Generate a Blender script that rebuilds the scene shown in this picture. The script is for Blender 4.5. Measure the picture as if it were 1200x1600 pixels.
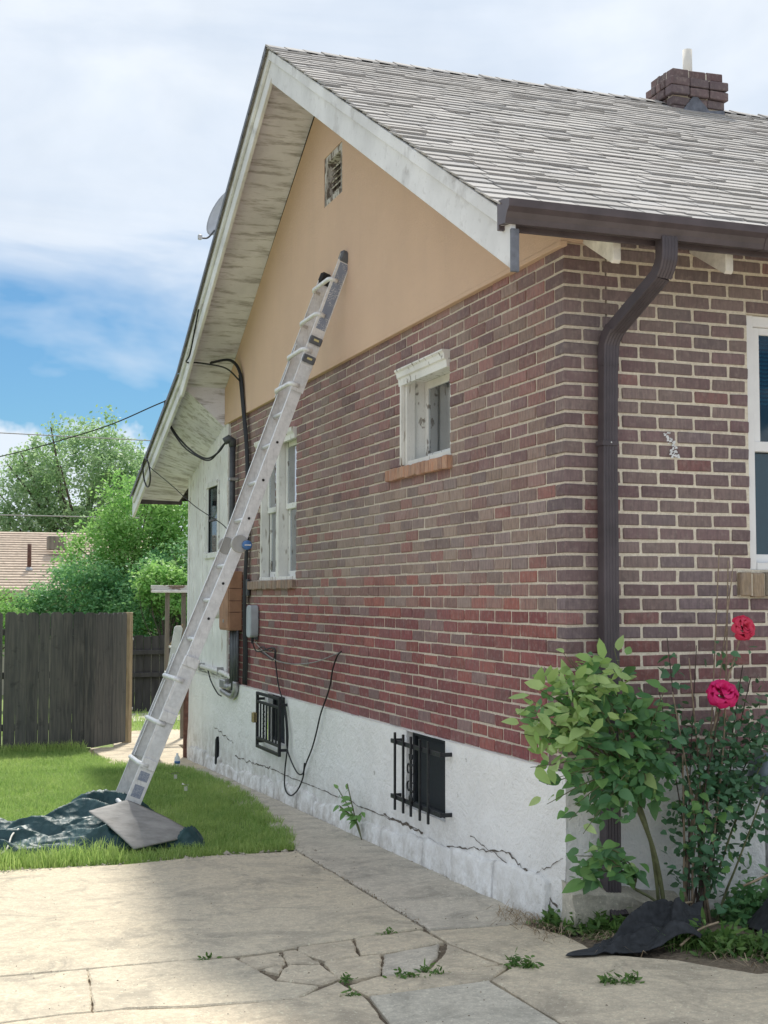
import bpy, bmesh, math, random
import numpy as np
from mathutils import Vector, Matrix, Euler, noise as mnoise

for o in list(bpy.data.objects):
    bpy.data.objects.remove(o)
S = bpy.context.scene
COL = S.collection
R = math.radians
rng = random.Random(7)
nrg = np.random.default_rng(7)

# ------------------------------------------------------------------ camera
cam_d = bpy.data.cameras.new('camera')
cam = bpy.data.objects.new('camera', cam_d)
COL.objects.link(cam)
cam_d.sensor_fit = 'HORIZONTAL'
cam_d.sensor_width = 36.0
cam_d.lens = 2092.8 / 1200 * 36.0
cam_d.clip_start = 0.05
cam_d.clip_end = 3000
cam.location = (-3.0875, -5.9744, 0.8657)
YAW, PITCH, ROLL = R(19.616), R(3.568), R(0.064)
fw = Vector((math.sin(YAW) * math.cos(PITCH), math.cos(YAW) * math.cos(PITCH), math.sin(PITCH)))
rt = Vector((math.cos(YAW), -math.sin(YAW), 0))
up = rt.cross(fw)
rt2 = rt * math.cos(ROLL) + up * math.sin(ROLL)
up2 = up * math.cos(ROLL) - rt * math.sin(ROLL)
cam.rotation_euler = Matrix((rt2, up2, -fw)).transposed().to_euler()
S.camera = cam

# ------------------------------------------------------------------ light
SUN = Vector((1.45, 4.0, 5.85)).normalized()      # towards the sun
EL = math.asin(SUN.z)
AZ = math.atan2(SUN.x, SUN.y)
W = bpy.data.worlds.new('World')
S.world = W
W.use_nodes = True
nt = W.node_tree
nt.nodes.clear()
def wn(t, **k):
    n = nt.nodes.new(t)
    for a, b in k.items():
        setattr(n, a, b)
    return n
def wmath(op, a, b=None, clamp=False):
    n = wn('ShaderNodeMath', operation=op, use_clamp=clamp)
    for i, v in enumerate((a, b)):
        if v is None: continue
        if isinstance(v, (int, float)): n.inputs[i].default_value = v
        else: nt.links.new(v, n.inputs[i])
    return n.outputs[0]
sky = wn('ShaderNodeTexSky', sky_type='NISHITA', sun_disc=False, sun_elevation=EL, sun_rotation=AZ,
         air_density=1.0, dust_density=0.6, ozone_density=1.6)
tc = wn('ShaderNodeTexCoord')
sep = wn('ShaderNodeSeparateXYZ')
nt.links.new(tc.outputs['Generated'], sep.inputs[0])
elev = wmath('ARCSINE', sep.outputs[2])
mp = wn('ShaderNodeMapping'); mp.inputs['Scale'].default_value = (1, 1, 3.2); mp.inputs['Location'].default_value = (.3, .1, .2)
nt.links.new(tc.outputs['Generated'], mp.inputs['Vector'])
n1 = wn('ShaderNodeTexNoise'); n1.inputs['Scale'].default_value = 3.2; n1.inputs['Detail'].default_value = 5; n1.inputs['Roughness'].default_value = .55; n1.inputs['Distortion'].default_value = .5
nt.links.new(mp.outputs[0], n1.inputs['Vector'])
n2 = wn('ShaderNodeTexNoise'); n2.inputs['Scale'].default_value = 13; n2.inputs['Detail'].default_value = 5; n2.inputs['Roughness'].default_value = .55
nt.links.new(tc.outputs['Generated'], n2.inputs['Vector'])
nn = wmath('SUBTRACT', n1.outputs[0], .5)
# thin high cloud: begins about eleven degrees up and covers the rest of the sky
x = wmath('MULTIPLY', wmath('SUBTRACT', wmath('ADD', elev, wmath('MULTIPLY', nn, .22)), .172), 13.0, True)
high = wmath('MULTIPLY', wmath('SMOOTHSTEP' if False else 'POWER', x, .8), wmath('ADD', .90, wmath('MULTIPLY', nn, .9), True), True)
# small cumulus low over the horizon
e2 = wmath('ADD', elev, wmath('MULTIPLY', wmath('SUBTRACT', n2.outputs[0], .5), .16))
c_top = wmath('MULTIPLY', wmath('SUBTRACT', .137, e2), 70, True)
n3 = wn('ShaderNodeTexNoise'); n3.inputs['Scale'].default_value = 7; n3.inputs['Detail'].default_value = 4
nt.links.new(tc.outputs['Generated'], n3.inputs['Vector'])
c_cov = wmath('MULTIPLY', wmath('SUBTRACT', n3.outputs[0], .30), 12, True)
cum = wmath('MULTIPLY', c_top, c_cov)
cov = wmath('MAXIMUM', high, wmath('MULTIPLY', cum, .92))
hs = wn('ShaderNodeMix', data_type='RGBA', blend_type='MULTIPLY'); hs.inputs['Factor'].default_value = 1; hs.inputs['B'].default_value = (.165, .270, .335, 1)
nt.links.new(sky.outputs[0], hs.inputs['A'])
mix = wn('ShaderNodeMix', data_type='RGBA')
nt.links.new(cov, mix.inputs['Factor'])
nt.links.new(hs.outputs['Result'], mix.inputs['A'])
cm = wn('ShaderNodeMix', data_type='RGBA'); cm.inputs['A'].default_value = (2.95, 3.20, 3.52, 1); cm.inputs['B'].default_value = (3.22, 3.46, 3.78, 1)
nt.links.new(wmath('MULTIPLY', wmath('SUBTRACT', n2.outputs[0], .32), 2.8, True), cm.inputs['Factor'])
nt.links.new(cm.outputs['Result'], mix.inputs['B'])
bg = wn('ShaderNodeBackground'); bg.inputs['Strength'].default_value = .12
nt.links.new(mix.outputs['Result'], bg.inputs['Color'])
W.cycles.sampling_method = 'MANUAL'; W.cycles.sample_map_resolution = 512
wo = wn('ShaderNodeOutputWorld')
nt.links.new(bg.outputs[0], wo.inputs[0])

sun_d = bpy.data.lights.new('sun', 'SUN')
sun_d.energy = 2.0
sun_d.angle = R(3.5)
sun_d.color = (1.0, .95, .86)
sun = bpy.data.objects.new('sun', sun_d)
COL.objects.link(sun)
sun.location = (6, 16, 24)
sun.rotation_euler = (-SUN).to_track_quat('-Z', 'Y').to_euler()

S.view_settings.view_transform = 'Standard'
S.view_settings.look = 'None'
S.view_settings.gamma = 1
S.view_settings.use_curve_mapping = False
S.view_settings.exposure = 1.22
S.render.engine = 'CYCLES'
S.cycles.max_bounces = 4
S.cycles.diffuse_bounces = 3
S.cycles.glossy_bounces = 2
S.cycles.transmission_bounces = 3
S.cycles.transparent_max_bounces = 12

# ------------------------------------------------------------------ materials
MATS = {}
class NB:
    """small node builder"""
    def __init__(s, name):
        s.m = bpy.data.materials.new(name); s.m.use_nodes = True
        s.t = s.m.node_tree; s.t.nodes.clear()
        s.out = s.t.nodes.new('ShaderNodeOutputMaterial')
        s.b = s.t.nodes.new('ShaderNodeBsdfPrincipled')
        s.t.links.new(s.b.outputs[0], s.out.inputs[0])
        g = s.t.nodes.new('ShaderNodeNewGeometry'); s.pos = g.outputs['Position']; s.geo = g
        MATS[name] = s.m
    def n(s, t, **k):
        q = s.t.nodes.new(t)
        for a, b in k.items(): setattr(q, a, b)
        return q
    def l(s, a, b): s.t.links.new(a, b)
    def put(s, v, sock):
        if isinstance(v, (int, float)): sock.default_value = v
        elif isinstance(v, tuple): sock.default_value = v if len(v) == 4 else v + (1,)
        else: s.l(v, sock)
    def noise(s, scale, detail=4, rough=.6, stretch=(1, 1, 1), off=(0, 0, 0), dist=0, vec=None):
        mp = s.n('ShaderNodeMapping'); mp.inputs['Scale'].default_value = stretch; mp.inputs['Location'].default_value = off
        s.l(vec or s.pos, mp.inputs['Vector'])
        t = s.n('ShaderNodeTexNoise'); t.inputs['Scale'].default_value = scale; t.inputs['Detail'].default_value = min(detail, 4 if scale < 20 else 2)
        t.inputs['Roughness'].default_value = rough; t.inputs['Distortion'].default_value = dist
        s.l(mp.outputs[0], t.inputs['Vector'])
        return t.outputs[0]
    def voro(s, scale, feature='F1', stretch=(1, 1, 1), rand=1):
        mp = s.n('ShaderNodeMapping'); mp.inputs['Scale'].default_value = stretch
        s.l(s.pos, mp.inputs['Vector'])
        t = s.n('ShaderNodeTexVoronoi', feature=feature); t.inputs['Scale'].default_value = scale
        t.inputs['Randomness'].default_value = rand
        s.l(mp.outputs[0], t.inputs['Vector'])
        return t.outputs['Distance']
    def ramp(s, v, a, b, lo=0, hi=1):
        r = s.n('ShaderNodeMapRange'); r.clamp = True
        s.l(v, r.inputs[0])
        for i, q in enumerate((a, b, lo, hi)): r.inputs[i + 1].default_value = q
        return r.outputs[0]
    def mix(s, f, a, b, mode='MIX'):
        m = s.n('ShaderNodeMix', data_type='RGBA', blend_type=mode)
        s.put(f, m.inputs['Factor']); s.put(a, m.inputs['A']); s.put(b, m.inputs['B'])
        return m.outputs['Result']
    def math(s, op, a, b=0, clamp=False):
        m = s.n('ShaderNodeMath', operation=op, use_clamp=clamp)
        s.put(a, m.inputs[0]); s.put(b, m.inputs[1])
        return m.outputs[0]
    def sepz(s):
        q = s.n('ShaderNodeSeparateXYZ'); s.l(s.pos, q.inputs[0]); return q.outputs
    def col(s, c): s.put(c, s.b.inputs['Base Color'])
    def rough(s, v): s.put(v, s.b.inputs['Roughness'])
    def spec(s, v): s.b.inputs['Specular IOR Level'].default_value = v
    def metal(s, v): s.b.inputs['Metallic'].default_value = v
    def bump(s, h, strength=.4, dist=.01):
        b = s.n('ShaderNodeBump'); b.inputs['Strength'].default_value = strength; b.inputs['Distance'].default_value = dist
        s.l(h, b.inputs['Height'])
        s.l(b.outputs[0], s.b.inputs['Normal'])

def simple(name, c, rough=.6, var=.25, scale=20, metal=0, spec=.4, bump=0, stretch=(1, 1, 1)):
    b = NB(name)
    n = b.noise(scale, stretch=stretch)
    f = b.ramp(n, .3, .7, 1 - var, 1 + var)
    d = tuple(v for v in c)
    m = b.n('ShaderNodeVectorMath', operation='SCALE'); m.inputs[0].default_value = d; b.l(f, m.inputs['Scale'])
    b.l(m.outputs[0], b.b.inputs['Base Color'])
    b.rough(rough); b.metal(metal); b.spec(spec)
    if bump: b.bump(n, bump, .01)
    return b.m

# --- brick (tint from a mesh attribute or from the object's own property)
def brick_mat(name, kind):
    b = NB(name)
    a = b.n('ShaderNodeAttribute', attribute_name='tint', attribute_type=kind)
    c = a.outputs['Color']
    v = b.noise(64, 3, .7, (1, 1, .16))
    g = b.noise(28, 6, .65)
    c = b.mix(b.ramp(v, .42, .66, 0, .42), c, (.085, .07, .072))
    c = b.mix(b.ramp(g, .50, .80, 0, .42), c, (.40, .33, .30))
    c = b.mix(b.ramp(b.noise(13, 4, .72, off=(2, 5, 1)), .62, .76, 0, .28), c, (.50, .45, .39))
    c = b.mix(b.ramp(b.noise(240, 2, .5), .72, .80, 0, .55), c, (.55, .52, .48))
    big = b.noise(1.1, 4, .6)
    zz = b.ramp(b.sepz()[2], .75, 1.05, .25, 1)
    c = b.mix(b.math('MULTIPLY', b.ramp(big, .42, .70, 0, .22), zz), c, (.40, .36, .31))
    b.col(c); b.rough(.88); b.spec(.25)
    h = b.math('ADD', b.math('MULTIPLY', v, .7), b.math('MULTIPLY', g, .8))
    b.bump(h, .55, .006)
    return b.m
brick_mat('brick_attribute', 'GEOMETRY')
brick_mat('brick_object', 'OBJECT')

for nm, c1, c2, c3 in (('mortar', (.64, .57, .46), (.82, .76, .64), (.52, .46, .38)), ('mortar_gable', (.52, .46, .38), (.70, .63, .53), (.44, .38, .32))):
    b = NB(nm)
    g = b.noise(60, 6, .7); g2 = b.noise(3, 5, .6)
    c = b.mix(b.ramp(g, .3, .7), c1, c2)
    c = b.mix(b.ramp(g2, .48, .70, 0, .40), c, c3)
    b.col(c); b.rough(.95); b.spec(.1); b.bump(g, .45, .006)

def tint_mat(name, kind, scale=90, bumpd=.004, dirt=(.25, .24, .22), dirt_f=.35, rough=.92, speck=None):
    b = NB(name)
    a = b.n('ShaderNodeAttribute', attribute_name='tint', attribute_type=kind)
    c = a.outputs['Color']
    g = b.noise(scale, 5, .7)
    c = b.mix(b.ramp(g, .35, .75, 0, .35), c, b.mix(.5, c, (.10, .10, .105)))
    big = b.noise(1.4, 5, .65)
    c = b.mix(b.ramp(big, .45, .7, 0, dirt_f), c, dirt)
    if speck:
        c = b.mix(b.ramp(b.noise(40, 2, .5), .66, .74, 0, .4), c, speck)
    b.col(c); b.rough(rough); b.spec(.2)
    b.bump(g, .6, bumpd)
    return b.m
tint_mat('shingle_attribute', 'GEOMETRY', 140, .004, (.50, .47, .44), .4, .95, (.72, .70, .66))
tint_mat('shingle_object', 'OBJECT', 140, .004, (.50, .47, .44), .4, .95, (.72, .70, .66))

b = NB('stucco')
g = b.noise(180, 3, .7); g2 = b.noise(1.3, 5, .6); st = b.noise(5, 5, .6, (1, 1, .12))
c = b.mix(b.ramp(g2, .3, .7), (.73, .525, .385), (.67, .48, .355))
c = b.mix(b.ramp(st, .52, .80, 0, .22), c, (.54, .40, .31))
c = b.mix(b.ramp(b.noise(9, 4, .7, dist=.5), .60, .75, 0, .3), c, (.78, .60, .46))
c = b.mix(b.ramp(g, .3, .7, 0, .18), c, (.72, .56, .43))
b.col(c); b.rough(.95); b.spec(.1); b.bump(b.math('ADD', g, b.math('MULTIPLY', b.noise(14, 4, .6, dist=1), 1.5)), .55, .008)

# --- white painted plaster of the foundation, grubby, with flaking spots
b = NB('foundation_paint')
g = b.noise(1.6, 6, .65); g2 = b.noise(45, 5, .7); st = b.noise(3.0, 6, .65, (1, 1, .3), (4, 2, 1)); hair = b.noise(6, 8, .7, dist=.6)
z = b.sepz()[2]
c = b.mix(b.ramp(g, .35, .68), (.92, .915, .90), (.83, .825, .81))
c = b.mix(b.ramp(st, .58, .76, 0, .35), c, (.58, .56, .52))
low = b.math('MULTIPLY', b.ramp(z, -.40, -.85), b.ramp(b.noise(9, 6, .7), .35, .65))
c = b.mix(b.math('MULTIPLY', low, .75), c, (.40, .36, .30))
c = b.mix(b.ramp(b.noise(15, 7, .7), .68, .71, 0, .6), c, (.36, .34, .31))
b.col(c); b.rough(.9); b.spec(.2)
b.bump(b.math('ADD', b.math('MULTIPLY', g2, .8), b.math('ADD', b.math('MULTIPLY', b.noise(7, 4, .7, dist=1.2), 2.4), b.math('MULTIPLY', b.noise(18, 4, .7, (1, 1, .5), dist=.8), 1.2))), .5, .016)

def painted_wood(name, paint, wood, thr=.56, soft=.05, stretch=(1, 1, 1), scale=9, dark=(.10, .085, .07), rough=.75):
    b = NB(name)
    grain = b.noise(scale * 7, 5, .7, stretch)
    p = b.noise(scale, 8, .68, stretch, (1, 3, 2))
    pc = b.mix(b.ramp(b.noise(2.2, 5), .35, .7), paint, tuple(v * .78 for v in paint))
    wc = b.mix(b.ramp(grain, .35, .7), wood, dark)
    f = b.ramp(p, thr, thr + soft)
    c = b.mix(f, pc, wc)
    c = b.mix(b.ramp(grain, .60, .8, 0, .45), c, dark)
    b.col(c); b.rough(rough); b.spec(.3)
    b.bump(b.math('SUBTRACT', b.math('MULTIPLY', grain, .4), f), .45, .004)
    return b.m
painted_wood('soffit_paint', (.84, .83, .91), (.55, .53, .56), .49, .14, (.16, 1.0, 1.0), 17, (.33, .31, .325))
painted_wood('barge_paint', (.84, .85, .87), (.58, .58, .59), .54, .18, (1, .35, .35), 10, (.44, .43, .43))
painted_wood('siding_paint', (.88, .88, .86), (.50, .41, .34), .62, .03, (1, 1, .14), 14, (.30, .26, .22))
painted_wood('frame_paint', (.86, .86, .83), (.45, .42, .38), .60, .05, (1, 1, .5), 22, (.16, .14, .12))
painted_wood('old_frame_paint', (.86, .85, .81), (.50, .44, .37), .60, .06, (1, 1, .2), 20, (.18, .15, .12))
painted_wood('vent_paint', (.62, .60, .56), (.28, .24, .20), .48, .08, (1, 1, .4), 25, (.06, .05, .045))
painted_wood('stand_paint', (.72, .70, .66), (.34, .25, .20), .50, .05, (.3, .3, 1), 14, (.13, .09, .07))

simple('vinyl_white', (.88, .88, .88), .35, .04, 8, spec=.5)
simple('gutter_brown', (.085, .068, .076), .42, .25, 6, spec=.5)
simple('downspout_brown', (.075, .062, .072), .45, .25, 6, spec=.5)
simple('rafter_white', (.80, .77, .70), .7, .2, 14)
simple('crack_dark', (.13, .11, .09), .95, .3, 60)
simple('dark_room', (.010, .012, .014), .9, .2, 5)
simple('blind_white', (.55, .60, .62), .7, .1, 5)
simple('curtain', (.62, .68, .70), .85, .12, 9, stretch=(1, 1, .1))
simple('curtain_blue', (.16, .26, .36), .85, .15, 9, stretch=(1, 1, .1))
simple('iron_black', (.018, .020, .024), .5, .35, 40, spec=.5, bump=.2)
simple('screen_dark', (.022, .028, .034), .7, .2, 120)
simple('lock_brass', (.45, .36, .20), .4, .3, 60, metal=.8)
simple('cable_black', (.016, .017, .020), .55, .2, 20)
simple('cable_grey', (.28, .28, .27), .6, .2, 20)
simple('conduit_dark', (.065, .072, .080), .5, .3, 14, spec=.5)
simple('pipe_white', (.74, .73, .70), .5, .15, 12)
simple('pipe_galvanised', (.42, .42, .42), .45, .25, 30, metal=.6)
simple('panel_brown', (.36, .20, .125), .65, .2, 9)
simple('box_grey', (.40, .44, .48), .5, .12, 8)
simple('dish_grey', (.44, .46, .50), .45, .12, 8)
simple('chimney_pipe', (.80, .76, .68), .6, .1, 6)
simple('sheath_metal', (.16, .17, .20), .6, .3, 16, metal=.2)
simple('black_rubber', (.02, .02, .022), .7, .2, 30)
simple('yellow_plastic', (.66, .60, .30), .5, .1, 20)
simple('lock_grey', (.12, .13, .15), .5, .2, 20)
simple('blue_plastic', (.06, .16, .38), .4, .2, 20)
simple('label_white', (.72, .74, .76), .5, .1, 30)
simple('rust_brown', (.13, .065, .05), .85, .35, 20, bump=.3)
simple('fabric_black', (.032, .035, .040), .85, .35, 30, bump=.3)
simple('bottle_white', (.80, .82, .84), .4, .1, 20)
simple('dead_stalk', (.36, .28, .19), .85, .25, 30)
simple('cane_green', (.12, .13, .06), .7, .3, 30)
simple('cane_brown', (.27, .21, .15), .8, .3, 30)
simple('cane_dark', (.075, .055, .045), .8, .3, 30)
simple('tank_blue', (.22, .27, .33), .35, .12, 8, spec=.5)
simple('bark', (.12, .10, .08), .9, .35, 12, bump=.5, stretch=(1, 1, .3))
simple('neighbour_wall', (.50, .44, .38), .8, .15, 3)
simple('stone', (.42, .38, .31), .9, .3, 30, bump=.3)
simple('litter_white', (.74, .72, .66), .8, .2, 30)

# aluminium ladder
b = NB('aluminium')
g = b.noise(26, 5, .6); sc = b.noise(60, 6, .7, (1, 1, .2))
c = b.mix(b.ramp(g, .3, .7), (.86, .87, .88), (.70, .71, .72))
c = b.mix(b.ramp(sc, .54, .74, 0, .5), c, (.50, .50, .50))
b.col(c); b.metal(.12); b.rough(.42); b.spec(.5)
b = NB('aluminium_inside')
g = b.noise(18, 5, .6, (1, 1, .3))
b.col(b.mix(b.ramp(g, .3, .7), (.52, .52, .50), (.38, .38, .37))); b.metal(.3); b.rough(.5)
# label on the ladder: dark blue print with pale characters too worn to read
b = NB('label_blue')
a = b.n('ShaderNodeTexCoord'); gv = a.outputs['Generated']
g = b.noise(18, 3, .7, vec=gv, stretch=(1, 3, 6)); g2 = b.noise(5, 2, .5, vec=gv)
f = b.math('MULTIPLY', b.ramp(g, .55, .58), b.ramp(g2, .45, .5))
b.col(b.mix(f, (.24, .28, .37), (.74, .76, .78))); b.rough(.5)

# glass: real see-through panes that mirror the sky
def glass(name, tint, refl=.16, fm=.9):
    b = NB(name)
    b.t.nodes.remove(b.b)
    tr = b.n('ShaderNodeBsdfTransparent'); tr.inputs[0].default_value = tint + (1,)
    gl = b.n('ShaderNodeBsdfGlossy'); gl.inputs['Roughness'].default_value = .02; gl.inputs[0].default_value = (.92, .95, 1, 1)
    fr = b.n('ShaderNodeLayerWeight'); fr.inputs[0].default_value = .35
    bp = b.n('ShaderNodeBump'); bp.inputs['Strength'].default_value = .06; bp.inputs['Distance'].default_value = .02
    b.l(b.noise(3.5, 2), bp.inputs['Height'])
    b.l(bp.outputs[0], gl.inputs['Normal'])
    f = b.math('ADD', b.math('MULTIPLY', fr.outputs['Fresnel'], fm), refl, True)
    mx = b.n('ShaderNodeMixShader'); b.l(f, mx.inputs[0]); b.l(tr.outputs[0], mx.inputs[1]); b.l(gl.outputs[0], mx.inputs[2])
    b.l(mx.outputs[0], b.out.inputs[0])
    return b.m
glass('glass', (.80, .88, .88), .34)
glass('glass_dark', (.35, .55, .60), .05, .35)
simple('screen_teal', (.05, .22, .24), .6, .12, 3)

# concrete
def concrete(name, base, dark, warm, seed=0, stain=.5, tint=True):
    b = NB(name)
    g = b.noise(1.1, 7, .62, off=(seed, 0, 0)); g2 = b.noise(120, 4, .75); g3 = b.noise(4.5, 7, .7, off=(0, seed, 3)); g4 = b.noise(2.3, 5, .6, (1, 2.2, 1), off=(seed, 7, 0))
    c = b.mix(b.ramp(g, .3, .7), base, warm)
    c = b.mix(b.ramp(g3, .50, .72, 0, stain), c, dark)
    c = b.mix(b.ramp(g4, .56, .74, 0, stain), c, tuple(v * .85 for v in dark))
    c = b.mix(b.ramp(g2, .35, .75, 0, .5), c, tuple(v * .5 for v in base))
    c = b.mix(b.ramp(b.noise(34, 3, .7, off=(seed, 2, 1)), .5, .72, 0, .35), c, tuple(v * .62 for v in base))
    c = b.mix(b.ramp(b.noise(30, 2, .75, off=(seed, 3, 3)), .42, .64, 0, .5), c, tuple(v * .60 for v in base))
    c = b.mix(b.ramp(b.noise(2.6, 4, .75, (1, 1, 1), off=(seed, 11, 2), dist=.8), .50, .66, 0, stain), c, tuple(v * .72 for v in dark))
    c = b.mix(b.ramp(b.noise(70, 2, .5, off=(1, seed, 8)), .62, .70, 0, .5), c, tuple(min(.85, v * 1.35) for v in base))
    vor = b.voro(85)
    c = b.mix(b.math('MULTIPLY', b.ramp(vor, .16, .10), b.ramp(b.noise(20, 2), .5, .6), True), c, (.62, .58, .50))
    c = b.mix(b.math('MULTIPLY', b.ramp(b.voro(60), .12, .08), b.ramp(b.noise(14, 2, off=(5, 5, 5)), .52, .6), True), c, (.16, .13, .10))
    b.col(c); b.rough(.93); b.spec(.2)
    b.bump(b.math('ADD', g2, b.math('MULTIPLY', g3, 2.0)), .45, .006)
    return b.m
concrete('concrete_drive', (.70, .62, .485), (.46, .415, .34), (.73, .635, .475), 0, .7)
concrete('concrete_walk', (.69, .63, .53), (.42, .385, .33), (.66, .595, .49), 5, .75)
concrete('concrete_pale', (.71, .62, .48), (.47, .41, .325), (.74, .63, .465), 9, .7)
concrete('concrete_grey', (.64, .60, .505), (.40, .375, .32), (.66, .61, .51), 3, .6)

b = NB('soil')
g = b.noise(40, 7, .75); g2 = b.noise(2.5, 5)
c = b.mix(b.ramp(g, .3, .7), (.09, .07, .05), (.22, .175, .125))
c = b.mix(b.ramp(g2, .4, .7, 0, .5), c, (.26, .21, .15))
b.col(c); b.rough(1); b.bump(g, .9, .02)
b = NB('lawn_soil')
g = b.noise(30, 7, .75); g2 = b.noise(1.5, 5)
c = b.mix(b.ramp(g, .3, .7), (.14, .20, .06), (.28, .36, .12))
b.col(c); b.rough(1); b.bump(g, .9, .02)

def leafy(name, c1, c2, trans=.35, rough=.5, src='GEOMETRY', spec=.35):
    """foliage; attribute 'tone' (0..1) picks the colour between c1 and c2"""
    b = NB(name)
    if src == 'RANDOM':
        f = b.n('ShaderNodeObjectInfo').outputs['Random']
    else:
        f = b.n('ShaderNodeAttribute', attribute_name='tone', attribute_type=src).outputs['Fac']
    c = b.mix(f, c1, c2)
    c = b.mix(b.ramp(b.noise(9, 4), .35, .7, 0, .3), c, tuple(v * .6 for v in c1))
    b.col(c); b.rough(rough); b.spec(spec)
    tl = b.n('ShaderNodeBsdfTranslucent'); b.l(c if 'petal' in name else b.mix(.40, c, (.34, .56, .14), 'MIX'), tl.inputs[0])
    mx = b.n('ShaderNodeMixShader'); mx.inputs[0].default_value = trans
    b.l(b.b.outputs[0], mx.inputs[1]); b.l(tl.outputs[0], mx.inputs[2]); b.l(mx.outputs[0], b.out.inputs[0])
    return b.m
leafy('grass_blade', (.20, .36, .09), (.58, .70, .24), .4, .6)
leafy('weed_leaf', (.05, .13, .03), (.18, .30, .08), .3)
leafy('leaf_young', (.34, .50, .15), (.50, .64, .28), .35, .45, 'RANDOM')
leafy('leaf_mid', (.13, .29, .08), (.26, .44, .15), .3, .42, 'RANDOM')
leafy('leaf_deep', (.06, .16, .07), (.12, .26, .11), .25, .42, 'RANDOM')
leafy('leaf_rose', (.05, .14, .07), (.12, .27, .14), .2, .38, 'RANDOM')
leafy('leaf_deep_mass', (.07, .19, .07), (.20, .40, .15), .25, .45)
leafy('leaf_young_mass', (.30, .48, .14), (.52, .66, .30), .35, .45)
leafy('leaf_rose_mass', (.04, .11, .06), (.12, .25, .13), .2, .42)
leafy('tree_pale', (.26, .44, .22), (.62, .76, .52), .5, .5)
leafy('tree_bright', (.20, .46, .12), (.50, .74, .28), .5, .5)
leafy('tree_deep', (.12, .34, .16), (.34, .60, .28), .45, .5)
leafy('petal_pink', (.80, .015, .17), (.86, .04, .24), .25, .5, 'RANDOM')
leafy('petal_red', (.74, .03, .10), (.82, .08, .16), .25, .5, 'RANDOM')

b = NB('fence_wood')
g = b.noise(34, 6, .7, (1, 1, .07)); inf = b.n('ShaderNodeObjectInfo').outputs['Random']
c = b.mix(inf, (.050, .052, .054), (.105, .105, .100))
c = b.mix(b.ramp(g, .4, .75, 0, .6), c, (.19, .175, .155))
c = b.mix(b.ramp(b.noise(7, 4, off=(3, 1, 0)), .60, .72, 0, .5), c, (.02, .02, .022))
b.col(c); b.rough(.9); b.bump(g, .6, .006)
simple('post_wood', (.40, .31, .20), .85, .3, 18, stretch=(1, 1, .15), bump=.3)
simple('grey_wood', (.21, .185, .155), .9, .3, 18, stretch=(1, 1, .15), bump=.3)
simple('fence_far_wood', (.055, .050, .050), .9, .35, 14, stretch=(1, 1, .15))
simple('neighbour_shingle', (.56, .46, .37), .95, .25, 9, stretch=(1, 1, 4))

b = NB('tarp_green')
g = b.noise(14, 4, .6); g2 = b.noise(300, 2, .5)
c = b.mix(b.ramp(g, .35, .7), (.018, .058, .066), (.040, .10, .11))
b.col(c); b.rough(b.ramp(b.noise(8, 3), .3, .7, .42, .6)); b.spec(.4)
b.bump(b.math('ADD', b.math('MULTIPLY', b.voro(9, 'F1', (1, 1.6, 1)), 1.5), b.math('ADD', b.voro(21), b.math('MULTIPLY', b.noise(24, 3, .6), .5))), .38, .026)
simple('mat_grey', (.30, .295, .285), .8, .25, 18, bump=.4, stretch=(.4, 1, 1))

# ------------------------------------------------------------------ mesh helpers
WL = {}     # world location of every parent
def reg(o, parent, loc):
    COL.objects.link(o)
    if parent is not None:
        o.parent = parent
        o.location = Vector(loc) - WL[parent.name]
    else:
        o.location = loc
    WL[o.name] = Vector(loc)
    return o
def tag(o, label=None, cat=None, group=None, kind=None):
    if label: o['label'] = label
    if cat: o['category'] = cat
    if group: o['group'] = group
    if kind: o['kind'] = kind
    return o
def thing(name, loc, label=None, cat=None, group=None):
    o = bpy.data.objects.new(name, None)
    o.empty_display_size = .2
    reg(o, None, loc)
    return tag(o, label, cat, group)

# template of a chamfered box
_bm = bmesh.new(); bmesh.ops.create_cube(_bm, size=2)
bmesh.ops.bevel(_bm, geom=_bm.edges[:], offset=.2, segments=1, affect='EDGES')
_bm.verts.ensure_lookup_table()
CBV = np.array([v.co[:] for v in _bm.verts]); CBF = [[v.index for v in f.verts] for f in _bm.faces]
_bm.free()
CBS = np.sign(CBV); CBO = np.abs(CBV) > .99

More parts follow.
